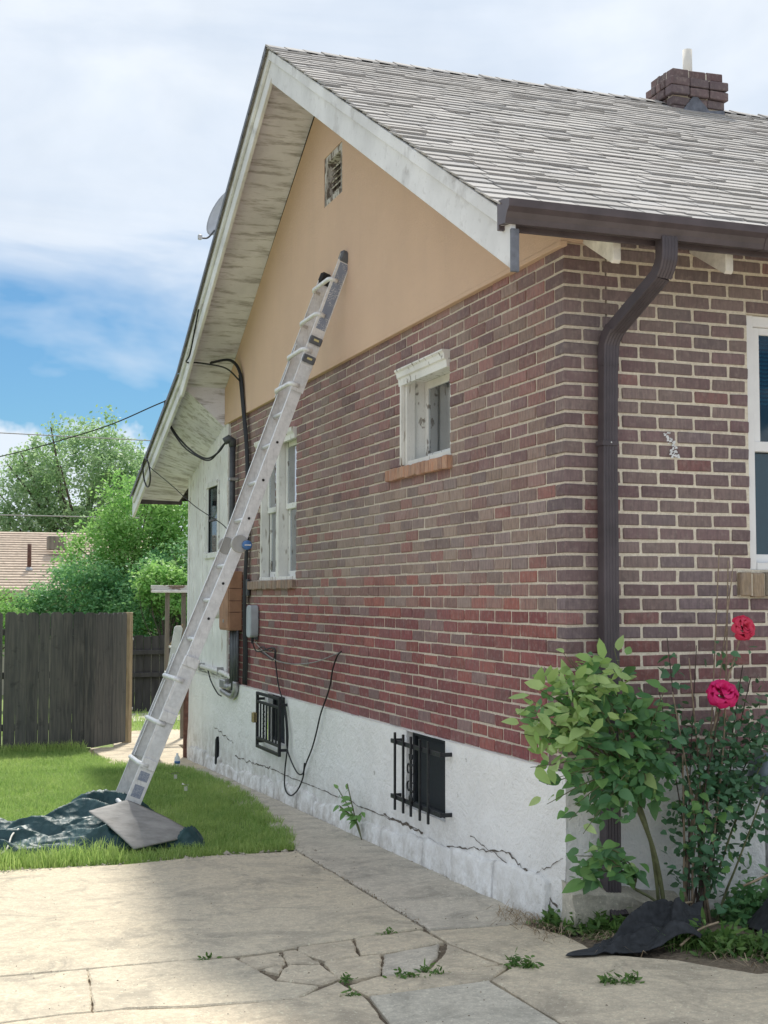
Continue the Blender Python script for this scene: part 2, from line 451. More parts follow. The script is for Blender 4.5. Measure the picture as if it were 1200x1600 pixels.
class MB:
    def __init__(s):
        s.v = []; s.f = []; s.n = 0; s.fc = []; s.c = None
    def add(s, verts, faces):
        verts = np.asarray(verts, float)
        s.v.append(verts)
        for f in faces: s.f.append([i + s.n for i in f])
        if s.c is not None: s.fc += [s.c] * len(faces)
        s.n += len(verts)
        return s
    def cbox(s, lo, hi, c=.003, M=None):
        lo = np.array(lo, float); hi = np.array(hi, float)
        ctr = (lo + hi) / 2; h = (hi - lo) / 2
        c = min(c, h.min() * .8)
        p = ctr + CBS * (h - np.where(CBO, 0, c))
        if M is not None:
            p = np.array([(M @ Vector(q))[:] for q in p])
        return s.add(p, CBF)
    def box(s, lo, hi, M=None):
        x0, y0, z0 = lo; x1, y1, z1 = hi
        p = np.array([(x0, y0, z0), (x1, y0, z0), (x1, y1, z0), (x0, y1, z0), (x0, y0, z1), (x1, y0, z1), (x1, y1, z1), (x0, y1, z1)], float)
        if M is not None: p = np.array([(M @ Vector(q))[:] for q in p])
        return s.add(p, [(0, 3, 2, 1), (4, 5, 6, 7), (0, 1, 5, 4), (1, 2, 6, 5), (2, 3, 7, 6), (3, 0, 4, 7)])
    def prism(s, poly, ext):
        """poly: list of 3-D points, ext: extrusion vector"""
        n = len(poly); a = np.array(poly, float); b = a + np.array(ext, float)
        fs = [tuple(range(n))[::-1], tuple(range(n, 2 * n))]
        for i in range(n): fs.append((i, (i + 1) % n, n + (i + 1) % n, n + i))
        return s.add(np.vstack([a, b]), fs)
    def tube(s, pts, r, n=8, cap=True, flat=1.0):
        pts = [Vector(p) for p in pts]
        rr = r if isinstance(r, (list, tuple)) else [r] * len(pts)
        V = []; fs = []
        up = None
        for i, p in enumerate(pts):
            d = (pts[min(i + 1, len(pts) - 1)] - pts[max(i - 1, 0)])
            if d.length < 1e-9: d = Vector((0, 0, 1))
            d.normalize()
            if up is None:
                up = Vector((0, 0, 1)) if abs(d.z) < .9 else Vector((0, 1, 0))
            a = up - d * up.dot(d)
            if a.length < 1e-5: a = d.orthogonal()
            a.normalize(); up = a
            bb = d.cross(a)
            for k in range(n):
                t = 2 * math.pi * k / n
                V.append((p + (a * math.cos(t) + bb * math.sin(t) * flat) * rr[i])[:])
        for i in range(len(pts) - 1):
            for k in range(n):
                q = i * n
                fs.append((q + k, q + (k + 1) % n, q + n + (k + 1) % n, q + n + k))
        if cap:
            fs.append(tuple(range(n))[::-1]); m = (len(pts) - 1) * n
            fs.append(tuple(range(m, m + n)))
        return s.add(V, fs)
    def lathe(s, prof, ctr, M=None, n=24):
        """prof: (radius, height) pairs round z"""
        V = []; fs = []
        for r, h in prof:
            for k in range(n):
                t = 2 * math.pi * k / n
                V.append(Vector((r * math.cos(t), r * math.sin(t), h)))
        for i in range(len(prof) - 1):
            for k in range(n):
                fs.append((i * n + k, i * n + (k + 1) % n, (i + 1) * n + (k + 1) % n, (i + 1) * n + k))
        fs.append(tuple(range(n))[::-1]); m = (len(prof) - 1) * n; fs.append(tuple(range(m, m + n)))
        M = M or Matrix()
        V = [((M @ v) + Vector(ctr))[:] for v in V]
        return s.add(V, fs)
    def mesh(s, name, mat, center=True, smooth=False):
        v = np.vstack(s.v)
        c = (v.min(0) + v.max(0)) / 2 if center else np.zeros(3)
        me = bpy.data.meshes.new(name)
        me.from_pydata((v - c).tolist(), [], s.f)
        me.materials.append(MATS[mat])
        if s.fc:
            at = me.attributes.new('tint', 'FLOAT_COLOR', 'FACE')
            at.data.foreach_set('color', np.array([tuple(q) + (1,) for q in s.fc], np.float32).ravel())
        if smooth: me.polygons.foreach_set('use_smooth', [True] * len(me.polygons))
        me.update()
        return me, c
    def build(s, name, mat, parent=None, smooth=False, bevel=0, label=None, cat=None, group=None, kind=None, fix=True):
        me, c = s.mesh(name, mat, True, smooth)
        if bevel or fix:
            bm = bmesh.new(); bm.from_mesh(me)
            bmesh.ops.recalc_face_normals(bm, faces=bm.faces[:])
            if bevel:
                bmesh.ops.bevel(bm, geom=bm.edges[:], offset=bevel, segments=1, affect='EDGES', clamp_overlap=True)
            bm.to_mesh(me); bm.free()
            if smooth: me.polygons.foreach_set('use_smooth', [True] * len(me.polygons))
        o = bpy.data.objects.new(name, me)
        reg(o, parent, c)
        return tag(o, label, cat, group, kind)

def obj_of(name, me, parent, loc, rot=None, scale=None, tint=None):
    o = bpy.data.objects.new(name, me)
    reg(o, parent, loc)
    if rot is not None: o.rotation_euler = rot
    if scale is not None: o.scale = scale
    if tint is not None: o['tint'] = tuple(tint)
    return o

def spline(pts, k=8):
    """Catmull-Rom through the points"""
    P = [Vector(p) for p in pts]
    P = [P[0] * 2 - P[1]] + P + [P[-1] * 2 - P[-2]]
    out = []
    for i in range(1, len(P) - 2):
        for j in range(k):
            t = j / k
            a, b, c, d = P[i - 1], P[i], P[i + 1], P[i + 2]
            out.append(.5 * ((2 * b) + (c - a) * t + (2 * a - 5 * b + 4 * c - d) * t * t + (3 * b - a - 3 * c + d) * t ** 3))
    out.append(P[-2].copy())
    return out

def gz(x, y):
    yy = max(-12.0, min(28.0, y))
    return -.745 - .025 * yy

# leaves as numpy quads: a whole mass of small leaves in one mesh
def leaf_mass(name, mat, pos, size, parent=None, tone=None, up=.3, aspect=.55, kind=None, six=False, face=0):
    n = len(pos)
    d = nrg.normal(size=(n, 3)); d[:, 2] = d[:, 2] * .7 + up * 0
    d /= np.linalg.norm(d, axis=1)[:, None]
    nn_ = nrg.normal(size=(n, 3)); nn_[:, 2] += up * 3; nn_[:, 1] += face
    s_ = np.cross(d, nn_); s_ /= np.linalg.norm(s_, axis=1)[:, None] + 1e-9
    u_ = np.cross(s_, d)
    L = (size * nrg.uniform(.6, 1.3, n))[:, None]
    Wd = L * aspect * .5
    p0 = pos; p1 = pos + d * L * .5 + s_ * Wd - u_ * L * .06; p2 = pos + d * L - u_ * L * .12; p3 = pos + d * L * .5 - s_ * Wd - u_ * L * .06
    if six:
        q1, q2 = pos + d * L * .28 + s_ * Wd * .86 - u_ * L * .01, pos + d * L * .68 + s_ * Wd * .72 - u_ * L * .07
        q3, q4 = pos + d * L * .68 - s_ * Wd * .72 - u_ * L * .07, pos + d * L * .28 - s_ * Wd * .86 - u_ * L * .01
        K = 6; V = np.stack([p0, q1, q2, p2, q3, q4], 1).reshape(-1, 3)
    else:
        K = 4; V = np.stack([p0, p1, p2, p3], 1).reshape(-1, 3)
    c = (V.min(0) + V.max(0)) / 2
    me = bpy.data.meshes.new(name)
    me.vertices.add(K * n); me.vertices.foreach_set('co', (V - c).astype(np.float32).ravel())
    me.loops.add(K * n); me.loops.foreach_set('vertex_index', np.arange(K * n, dtype=np.int32))
    me.polygons.add(n); me.polygons.foreach_set('loop_start', np.arange(0, K * n, K, dtype=np.int32))
    me.update(calc_edges=True)
    if tone is None: tone = nrg.uniform(0, 1, n)
    at = me.attributes.new('tone', 'FLOAT', 'FACE'); at.data.foreach_set('value', np.clip(tone, 0, 1).astype(np.float32))
    me.materials.append(MATS[mat])
    o = bpy.data.objects.new(name, me)
    reg(o, parent, c)
    if kind: o['kind'] = kind
    return o

# ================================================================== GROUND
def sheet(name, pts_fn, xs, ys, mat, kind='structure'):
    V = [(x, y, pts_fn(x, y)) for y in ys for x in xs]
    nx = len(xs)
    F = [(j * nx + i, j * nx + i + 1, (j + 1) * nx + i + 1, (j + 1) * nx + i) for j in range(len(ys) - 1) for i in range(nx - 1)]
    o = MB().add(V, F).build(name, mat, None, True, fix=False)
    o['kind'] = kind
    return o
xs = [-400, -150, -60, -30, -15] + list(np.arange(-10, 14.1, .5)) + [20, 40, 80, 160, 400]
ys = [-300, -100, -40, -20] + list(np.arange(-12, 28.1, .5)) + [35, 50, 80, 160, 400, 900]
sheet('ground', lambda x, y: gz(x, y) - .055 + .012 * mnoise.noise((x * 1.7, y * 1.7, 0)), xs, ys, 'soil')

LAWN = [(-12, 2.72), (-2.55, 2.70), (-1.75, 2.56), (-1.2, 2.68), (-.60, 2.74), (-.47, 3.4), (-.33, 4.5), (-.20, 6.0), (-.22, 7.6), (-.34, 8.3), (-.85, 8.9), (-1.0, 9.9), (-1.0, 10.65), (-12, 10.65)]
def inside(poly, x, y):
    r = False
    for i in range(len(poly)):
        x0, y0 = poly[i]; x1, y1 = poly[i - 1]
        if (y0 > y) != (y1 > y) and x < (x1 - x0) * (y - y0) / (y1 - y0) + x0: r = not r
    return r
def lawn_z(x, y): return gz(x, y) + .004 + .02 * mnoise.noise((x * .9, y * .9, 5)) + .04 * max(0, min(1, (y - 8) / 2.5)) * max(0, min(1, (-1.2 - x)))
def poly_sheet(name, poly, fz, mat, step=.25, drop=.06):
    bm = bmesh.new()
    P = []
    for i in range(len(poly)):
        a = Vector(poly[i]); b_ = Vector(poly[(i + 1) % len(poly)])
        k = max(1, int((b_ - a).length / step))
        for j in range(k):
            q = a.lerp(b_, j / k)
            P.append((q.x + .03 * mnoise.noise((q.x * 5, q.y * 5, 1)), q.y + .03 * mnoise.noise((q.x * 5, q.y * 5, 9))))
    vs = [bm.verts.new((x, y, fz(x, y))) for x, y in P]
    f = bm.faces.new(vs)
    bmesh.ops.triangulate(bm, faces=[f])
    me = bpy.data.meshes.new(name); bm.to_mesh(me); bm.free()
    me.materials.append(MATS[mat])
    o = bpy.data.objects.new(name, me); reg(o, None, (0, 0, 0)); o['kind'] = 'structure'
    return o
poly_sheet('lawn', LAWN, lambda x, y: gz(x, y) - .012, 'lawn_soil')
poly_sheet('back_lawn', [(-.2, 11.2), (9, 11.2), (9, 26), (-12, 26), (-12, 11.2)], lambda x, y: gz(x, y) - .02, 'lawn_soil', 1.0)

# --- concrete slabs and broken pieces: each its own object
drive = thing('driveway', (-2, 1, gz(-2, 1)));  tag(drive, kind='structure')
def slab(poly, mat, gap=.0035, rag=.007, tilt=0, thick=.06, name='concrete_slab', parent=drive, lift=0):
    P = []
    n = len(poly)
    area = sum(poly[i][0] * poly[(i + 1) % n][1] - poly[(i + 1) % n][0] * poly[i][1] for i in range(n))
    if area < 0: poly = poly[::-1]
    for i in range(n):
        a = Vector(poly[i]); b_ = Vector(poly[(i + 1) % n]); L = (b_ - a).length
        k = max(1, min(90, int(L / .03)))
        d = (b_ - a).normalized(); nin = Vector((-d.y, d.x))
        for j in range(k):
            q = a.lerp(b_, j / k)
            w = gap + rag * (mnoise.noise((q.x * 7, q.y * 7, 2.2)) + .7 * mnoise.noise((q.x * 27, q.y * 27, 4.2)) + .35 * mnoise.noise((q.x * 70, q.y * 70, 1.2)))
            P.append(q + nin * w)
    cx = sum(p.x for p in P) / len(P); cy = sum(p.y for p in P) / len(P)
    tx, ty = rng.uniform(-tilt, tilt), rng.uniform(-tilt, tilt)
    def z(p, dz): return gz(p.x, p.y) + dz + lift + tx * (p.x - cx) + ty * (p.y - cy)
    m = len(P)
    V = [(p.x, p.y, z(p, -thick)) for p in P] + [(p.x, p.y, z(p, -.007)) for p in P]
    for i, p in enumerate(P):
        d = (P[(i + 1) % m] - P[i - 1]); d.normalize(); q = p + Vector((-d.y, d.x)) * .007
        V.append((q.x, q.y, z(q, 0)))
    F = [tuple(range(2 * m, 3 * m))]
    for r_ in (0, 1):
        for i in range(m):
            F.append((r_ * m + i, r_ * m + (i + 1) % m, (r_ + 1) * m + (i + 1) % m, (r_ + 1) * m + i))
    return MB().add(V, F).build(name, mat, parent)
slab([(-9, 2.66), (-3, 2.68), (-1.75, 2.55), (-1.2, 2.66), (-.625, 2.62), (-.667, 0.224), (-0.929, 0.166), (-1.315, 0.095), (-1.499, 0.035), (-1.9, 0.012), (-9, .06)], 'concrete_drive')
slab([(-9, .045), (-2.318, .0), (-2.359, -.467), (-2.387, -.647), (-2.482, -.638), (-2.72, -.671), (-9, -.72)], 'concrete_drive', gap=-.005, rag=.010)
slab([(-2.305, 0.0), (-1.909, 0.0), (-1.67, -0.035), (-1.606, -0.48), (-1.46, -0.611), (-1.584, -0.738), (-1.714, -0.736), (-2.003, -0.711), (-2.24, -0.648), (-2.368, -0.654)], 'concrete_drive', tilt=.004, gap=-.006, rag=.010)
slab([(-9, -.74), (-2.723, -0.69), (-2.487, -0.658), (-2.247, -0.67), (-2.013, -0.735), (-1.726, -0.757), (-1.592, -0.76), (-1.476, -0.66), (-1.365, -0.58), (-1.352, -0.665), (-1.33, -0.835), (-1.379, -1.23), (-1.47, -1.85), (-1.6, -3.4), (-9, -3.4)], 'concrete_pale')
for p_ in ([(-1.346, 0.07), (-1.068, 0.125), (-1.138, -0.17), (-1.307, -0.229), (-1.369, 0.0)],
           [(-1.055, 0.127), (-0.696, 0.18), (-0.685, -0.075), (-1.02, -0.179), (-1.13, -0.174)],
           [(-1.317, -0.245), (-1.039, -0.197), (-1.164, -0.519), (-1.298, -0.555), (-1.347, -0.515)],
           [(-1.026, -0.200), (-0.718, -0.110), (-0.819, -0.321), (-0.983, -0.543), (-1.155, -0.540)],
           [(-0.690, -0.130), (-0.619, -0.534), (-0.722, -0.549), (-0.92, -0.585), (-0.957, -0.551), (-0.799, -0.33)],
           [(-1.336, -0.64), (-1.185, -0.560), (-0.993, -0.565), (-0.933, -0.605), (-0.722, -0.570), (-0.593, -0.588), (-0.76, -0.764), (-1.308, -0.814)],
           [(-1.650, -0.035), (-1.454, 0.01), (-1.481, -0.185), (-1.627, -0.236)],
           [(-1.438, 0.01), (-1.373, 0.02), (-1.340, -0.25), (-1.474, -0.195)],
           [(-1.588, -0.432), (-1.478, -0.225), (-1.350, -0.28), (-1.342, -0.513), (-1.436, -0.575)],
           [(-1.60, -.26), (-1.50, -.21), (-1.56, -.34)]):
    slab(p_, 'concrete_pale' if rng.random() < .75 else 'concrete_walk', gap=-.0025, rag=.012, tilt=.010, name='concrete_piece', lift=rng.uniform(-.003, .001))
slab([(-1.315, -0.827), (-0.772, -0.782), (-0.774, -1.462), (-0.795, -1.95), (-1.46, -1.86), (-1.366, -1.236)], 'concrete_grey', gap=.004, rag=.002)
slab([(-0.673, 0.150), (-0.19, 0.115), (-0.10, -0.17), (-0.121, -0.556), (0.135, -0.78), (0.317, -1.1), (9.0, -1.25), (9.0, -3.4), (-1.58, -3.4), (-1.45, -1.97), (-0.785, -1.97), (-0.767, -1.449), (-0.758, -0.777), (-0.583, -0.600), (-0.609, -0.526), (-0.676, -0.114)], 'concrete_pale')
slab([(-9, -3.42), (9, -3.42), (9, -13), (-9, -13)], 'concrete_drive')  # unseen paving around the camera, added to bounce sunlight on to the walls
slab([(-20, 2.66), (-9.02, 2.66), (-9.02, -13), (-20, -13)], 'concrete_drive')  # more unseen paving to the left, added for the same bounced light
sheet('crack_dirt', lambda x_, y_: gz(x_, y_) - .018 + .008 * mnoise.noise((x_ * 9, y_ * 9, 0)), list(np.arange(-2.8, .02, .04)), list(np.arange(-1.2, 2.6, .06)), 'soil')
walk = thing('walkway', (-.35, 4, gz(0, 4))); tag(walk, kind='structure')
slab([(-.655, .175), (-.16, .135), (-.055, .25), (-.055, 4.3), (-.45, 4.3), (-.615, 2.62)], 'concrete_walk', parent=walk, rag=.004)
slab([(-.46, 4.31), (-.055, 4.31), (-.055, 8.0), (-.34, 8.0)], 'concrete_walk', parent=walk, rag=.004)
slab([(-.95, 8.9), (-.35, 8.15), (-.04, 8.05), (-.04, 9.35), (.1, 9.5), (.2, 11.0), (-.9, 11.0)], 'concrete_pale', parent=walk, rag=.01)
slab([(-.6, 11.02), (.9, 11.02), (1.6, 13.6), (-.3, 13.6)], 'concrete_pale', parent=walk, rag=.01)
slab([(.2, 15.6), (3.2, 15.6), (3.4, 17.6), (.3, 17.6)], 'concrete_grey', parent=walk, rag=.01)

# ================================================================== HOUSE
HB = .071565          # brick course
BL = .215             # brick length with joint
JT = .0135             # joint
house = thing('brick_house', (0, 0, gz(0, 0)), 'brown brick bungalow with tan stucco gable, white painted foundation and grey shingled roof', 'house')
YR, ZR, M1 = 3.88, 5.10, .568       # ridge line and roof pitch
XP = -.505                          # rake plane
YE = -.38                           # right eave edge
YK, ZK = 7.40, ZR - M1 * 3.52       # where the left slope flattens
YL, ZL = 10.27, 2.065               # left eave edge
XB = 9.0                            # far end of the house
def roof_z(y):
    if y < YR: return ZR - M1 * (YR - y)
    if y < YK: return ZR - M1 * (y - YR)
    return ZK - (ZK - ZL) / (YL - YK) * (y - YK)

# ---- openings: gable wall (y0,y1,z0,z1), eave wall (x0,x1,z0,z1)
SW = (1.50, 2.335, 24 * HB, 33 * HB)
DW = (4.90, 6.20, 14 * HB, 32 * HB)
EW = (1.085, 2.05, 14 * HB, 33 * HB)
SS = (1.47, 2.58, 23 * HB, 24 * HB)      # sill rows
DS = (4.90, 6.63, 13 * HB, 14 * HB)
ES = (1.0, 2.14, 12 * HB, 14 * HB)
G_HOLES = [SW, DW]; G_SKIP = [SW, DW, SS, DS]
E_HOLES = [EW]; E_SKIP = [EW, ES]
GY1 = 7.36
def brick_tint(row, ax='g'):
    """rows counted from the foundation: redder low down, browner and greyer above"""
    t = rng.random()
    if ax == 'e':
        c = rng.choice([(.175, .130, .130), (.160, .128, .135), (.190, .145, .138), (.170, .112, .118), (.155, .108, .112)]) if row > 8 else rng.choice([(.175, .085, .085), (.155, .085, .088), (.165, .11, .108), (.19, .085, .08), (.15, .10, .10)])
        if t < .06 and row > 8: c = (.215, .115, .11)
    elif row < 11:
        c = rng.choice([(.215, .078, .075), (.195, .076, .076), (.235, .088, .078), (.18, .080, .080), (.20, .070, .072)])
        if t < .08: c = (.19, .13, .125)
    elif row < 14:
        c = rng.choice([(.25, .11, .095), (.22, .135, .12), (.24, .15, .13), (.22, .17, .15), (.27, .11, .09)])
    elif row < 22:
        c = rng.choice([(.245, .185, .155), (.225, .165, .148), (.255, .195, .160), (.215, .170, .160), (.235, .150, .135), (.195, .145, .135)])
        if t < .10: c = (.25, .125, .11)
    else:
        c = rng.choice([(.215, .125, .115), (.225, .145, .125), (.195, .125, .122), (.235, .130, .118), (.225, .165, .140), (.175, .115, .112)])
        if t < .06: c = (.24, .125, .115)
    k = rng.uniform(1.10, 1.52) * (.96 if ax == 'e' else 1.0)
    g_ = sum(c) / 3; d_s = .0 if row < 13 else .05
    c = (c[0] * 1.02, c[1] * .98, c[2] * .99)
    return tuple((v * (1 - d_s) + g_ * d_s) * k for v in c)

# course layout ------------------------------------------------------------
def cut(intervals, a, b_):
    out = []
    for s, e in intervals:
        if b_ <= s or a >= e: out.append((s, e)); continue
        if s < a: out.append((s, a))
        if e > b_: out.append((b_, e))
    return out
bricks = []    # (axis, s0, s1, row, corner, exposed px weight)
def layout(axis, s_end, rows, skip, reveal_mask=None):
    for row in rows:
        top_r = 35 - row                       # row index from the measured top joint
        header_on_gable = (top_r % 2 == 0)
        z0, z1 = row * HB, (row + 1) * HB
        if axis == 'g': start = BL * .5 if header_on_gable else BL
        else: start = BL if header_on_gable else BL * .5
        s = start
        while s < s_end - .01:
            e = min(s + BL, s_end)
            iv = [(s, e)]
            for a, b_, c, d in skip:
                if z1 > c + .01 and z0 < d - .01: iv = cut(iv, a + JT * .5, b_ - JT * .5)
            for a, b_ in iv:
                if b_ - a > .03: bricks.append((axis, a, b_, row))
            s += BL
layout('g', GY1, range(0, 37), G_SKIP)
layout('e', 3.2, range(0, 39), E_SKIP)
corners = [(row, (35 - row) % 2 == 0) for row in range(0, 39)]

# the 300 that show largest: eave wall in the frame, corner bricks, then the near part of the gable wall
def bweight(t):
    ax, a, b_, row = t
    m = (a + b_) / 2
    if ax == 'e': return (b_ - a) * (1 if m < 1.32 else .05)
    d = 1 + .14 * m
    return (b_ - a) * .47 / d ** 2
order = sorted(range(len(bricks)), key=lambda i: -bweight(bricks[i]))
single = set(order[:300 - len(corners)])
wall_g = MB(); wall_e = MB()
def wall_cells(mb, axis, s0, s1, z0, z1, holes, d0, d1):
    """solid wall between depth d0 (front) and d1 with rectangular openings left free"""
    ss = sorted({s0, s1} | {v for h in holes for v in h[:2] if s0 < v < s1})
    zs = sorted({z0, z1} | {v for h in holes for v in h[2:] if z0 < v < z1})
    for i in range(len(ss) - 1):
        for j in range(len(zs) - 1):
            cs, cz = (ss[i] + ss[i + 1]) / 2, (zs[j] + zs[j + 1]) / 2
            if any(h[0] < cs < h[1] and h[2] < cz < h[3] for h in holes): continue
            if axis == 'g': mb.box((d0, ss[i], zs[j]), (d1, ss[i + 1], zs[j + 1]))
            else: mb.box((ss[i], d0, zs[j]), (ss[i + 1], d1, zs[j + 1]))
wall_cells(wall_g, 'g', .0058, GY1, 0, 37 * HB, G_HOLES, .0058, .24)
wall_cells(wall_e, 'e', .25, XB, 0, 39 * HB, E_HOLES, .0056, .24)
wall_e.box((.0105, .0105, 37 * HB + .001), (.249, .24, 39 * HB))
gable_wall = wall_g.build('gable_brick_wall', 'mortar_gable', house, fix=False)
eave_wall = wall_e.build('eave_brick_wall', 'mortar', house, fix=False)
rest_g, rest_e = MB(), MB()
DEP = .098
unit_cache = {}
def brick_mesh(w, d, h):
    key = (round(w, 2), round(d, 2), round(h, 4), rng.randrange(5))
    if key not in unit_cache:
        m = MB(); m.cbox((-w / 2, -d / 2, -h / 2), (w / 2, d / 2, h / 2), .0045)
        me, _ = m.mesh('brick', 'brick_object', False)
        # chip the faces a little so that no brick is a perfect box
        for v in me.vertices: v.co += Vector([rng.uniform(-.0020, .0020) for _ in range(3)])
        unit_cache[key] = me
    return unit_cache[key]
for i, (ax, a, b_, row) in enumerate(bricks):
    j = rng.uniform(-.0025, .0025)
    jt = JT if ax == 'e' else .0105
    z0, z1 = row * HB + jt / 2, (row + 1) * HB - jt / 2
    z0 += rng.uniform(-.0012, .0012); z1 += rng.uniform(-.0012, .0012)
    a += jt / 2 + rng.uniform(-.0015, .0025); b_ -= jt / 2 + rng.uniform(-.0015, .0025)
    tint = brick_tint(row, ax)
    if i in single:
        me = brick_mesh(b_ - a, DEP, HB - jt)
        w0 = round(b_ - a, 2)
        sc = ((b_ - a) / w0 if w0 else 1, 1, 1)
        if ax == 'e':
            obj_of('brick', me, eave_wall, ((a + b_) / 2, DEP / 2 + j, (z0 + z1) / 2), (0, 0, rng.choice((0, 0)) + rng.uniform(-.004, .004)), None, tint)
        else:
            obj_of('brick', me, gable_wall, (DEP / 2 + j, (a + b_) / 2, (z0 + z1) / 2), (0, 0, math.pi / 2 + rng.uniform(-.004, .004)), None, tint)
    else:
        mb = rest_e if ax == 'e' else rest_g
        mb.c = tint
        if ax == 'e': mb.cbox((a, j, z0), (b_, DEP + j, z1), .0045)
        else: mb.cbox((j, a, z0), (DEP + j, b_, z1), .0045)
        mb.v[-1] = mb.v[-1] + nrg.uniform(-.0020, .0020, mb.v[-1].shape)
for row, hg in corners:
    j = rng.uniform(-.002, .002)
    lx, ly = (BL, BL * .5) if hg else (BL * .5, BL)
    lx -= JT / 2; ly -= JT / 2
    if row >= 37: ly = min(ly, .24)
    me = brick_mesh(lx, ly, HB - JT)
    obj_of('brick', me, eave_wall, (lx / 2 + j, ly / 2 + j, (row + .5) * HB), None, None, brick_tint(row, 'e'))
rest_g.build('bricks', 'brick_attribute', gable_wall, fix=False, kind='stuff')
rest_e.build('bricks', 'brick_attribute', eave_wall, fix=False, kind='stuff')
# smears of white paint and foil left on two bricks
m = MB()
for q in range(46):
    t = rng.random(); cx = .588 + .05 * t + rng.uniform(-.022, .022); cz = 1.70 - .125 * t + rng.uniform(-.012, .012)
    r_ = rng.uniform(.003, .009)
    m.add([(cx - r_, -.0045, cz - r_ * .6), (cx + r_, -.0045, cz - r_ * .4), (cx + r_ * .7, -.005, cz + r_), (cx - r_ * .6, -.005, cz + r_ * .7), (cx, -.001, cz)], [(0, 1, 2, 3), (0, 1, 4), (1, 2, 4), (2, 3, 4), (3, 0, 4)])
m.build('paint_smear', 'label_white', eave_wall, label='flaked white paint smear across two bricks')

# ---- foundation: rough plaster, base following the falling ground, with broken toe blocks
def base_z(y): return gz(0, y) - .12
B1 = (1.53, 2.19, -.485, -.004)      # basement windows (y0,y1,z0,z1)
B2 = (5.135, 5.70, -.415, -.004)
def found_grid(axis, s0, s1, holes, name, nz=26, step=.06):
    ss = sorted(set(np.round(np.arange(s0, s1, step), 4)) | {s0, s1} | {h[k] for h in holes for k in (0, 1)})
    cuts = sorted({h[k] for h in holes for k in (2, 3)} | {0.0})
    V = []; F = []
    zs = sorted(set(np.round(np.linspace(-1.15, -.0, nz), 4)) | set(cuts))
    ns = len(ss)
    for z in zs:
        for s in ss:
            bulge = .014 * mnoise.noise((s * 1.1, z * 2.2, 3 if axis == 'g' else 8)) + .005 * mnoise.noise((s * 7, z * 7, 1)) + .03 * max(0, -.35 - z) ** 1.3
            if z > -.03: bulge = -.004 + .006 * mnoise.noise((s * 12, 0, 4))
            if axis == 'g': V.append((-.020 - bulge, s, z))
            else: V.append((s, -.020 - bulge, z))
    for j in range(len(zs) - 1):
        for i in range(ns - 1):
            cs, cz = (ss[i] + ss[i + 1]) / 2, (zs[j] + zs[j + 1]) / 2
            if any(h[0] < cs < h[1] and h[2] < cz < h[3] for h in holes): continue
            a = j * ns + i
            F.append((a, a + 1, a + ns + 1, a + ns))
    mb = MB().add(V, F)
    # ragged top lip where the paint was brushed up on to the lowest course
    return mb
mb = found_grid('g', -.02, 9.25, [B1, B2], 'f')
for h in (B1, B2):      # reveals of the basement windows
    y0, y1, z0, z1 = h
    mb.add([(-.022, y0, z0), (.24, y0, z0), (.24, y0, z1), (-.022, y0, z1)], [(0, 1, 2, 3)])
    mb.add([(-.022, y1, z0), (.24, y1, z0), (.24, y1, z1), (-.022, y1, z1)], [(3, 2, 1, 0)])
    mb.add([(-.022, y0, z0), (.24, y0, z0), (.24, y1, z0), (-.022, y1, z0)], [(0, 1, 2, 3)])
    mb.add([(-.022, y0, z1), (.24, y0, z1), (.24, y1, z1), (-.022, y1, z1)], [(0, 1, 2, 3)])
mb.add([(-.03, 9.25, -1.15), (.24, 9.25, -1.15), (.24, 9.25, 0), (-.02, 9.25, 0)], [(0, 1, 2, 3)])
mb.add([(-.02, -.02, 0), (-.02, 9.25, 0), (.1, 9.25, 0), (.1, -.02, 0)], [(0, 1, 2, 3)])
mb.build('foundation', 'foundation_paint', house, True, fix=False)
mb = found_grid('e', -.02, XB, [], 'f', step=.09)
mb.add([(-.02, -.02, 0), (XB, -.02, 0), (XB, .1, 0), (-.02, .1, 0)], [(0, 1, 2, 3)])
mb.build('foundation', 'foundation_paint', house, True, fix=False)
# toe blocks: plaster broken away from the wall along a running crack
y = .12
k = 0
while y < 9.1:
    L = rng.uniform(.35, .95); y1 = min(9.1, y + L)
    hh = .13 + .05 * math.exp(-y) + .03 * math.sin(y * 1.7)
    n = max(4, int((y1 - y) / .05))
    out = []; top = []; bot = []
    V = []
    jt = rng.uniform(-.012, .012)
    for i in range(n + 1):
        yy = y + (y1 - y) * i / n
        g0 = gz(0, yy)
        tz = g0 + hh * (1 + .3 * mnoise.noise((yy * 2.3, 7, 0))) + .012 * mnoise.noise((yy * 14, 3, 0))
        tz += .035 * max(0, 1 - abs(yy - .45) / .45) + .018 * mnoise.noise((yy * 6, 2, 0))
        xo = -.058 - .012 * mnoise.noise((yy * 5, 1, 2)) + jt
        V += [(xo - .012, yy, g0 - .06), (xo, yy, tz - .018), (xo + .016, yy, tz), (-.02, yy, tz - .006)]
    F = []
    for i in range(n):
        for q in range(3):
            a = i * 4 + q
            F.append((a, a + 1, a + 5, a + 4))
    F.append((0, 3, 2, 1)); e = n * 4; F.append((e, e + 1, e + 2, e + 3))
    MB().add(V, F).build('foundation_toe', 'foundation_paint', house, True)
    y = y1 + (.006 if k % 3 else .018); k += 1
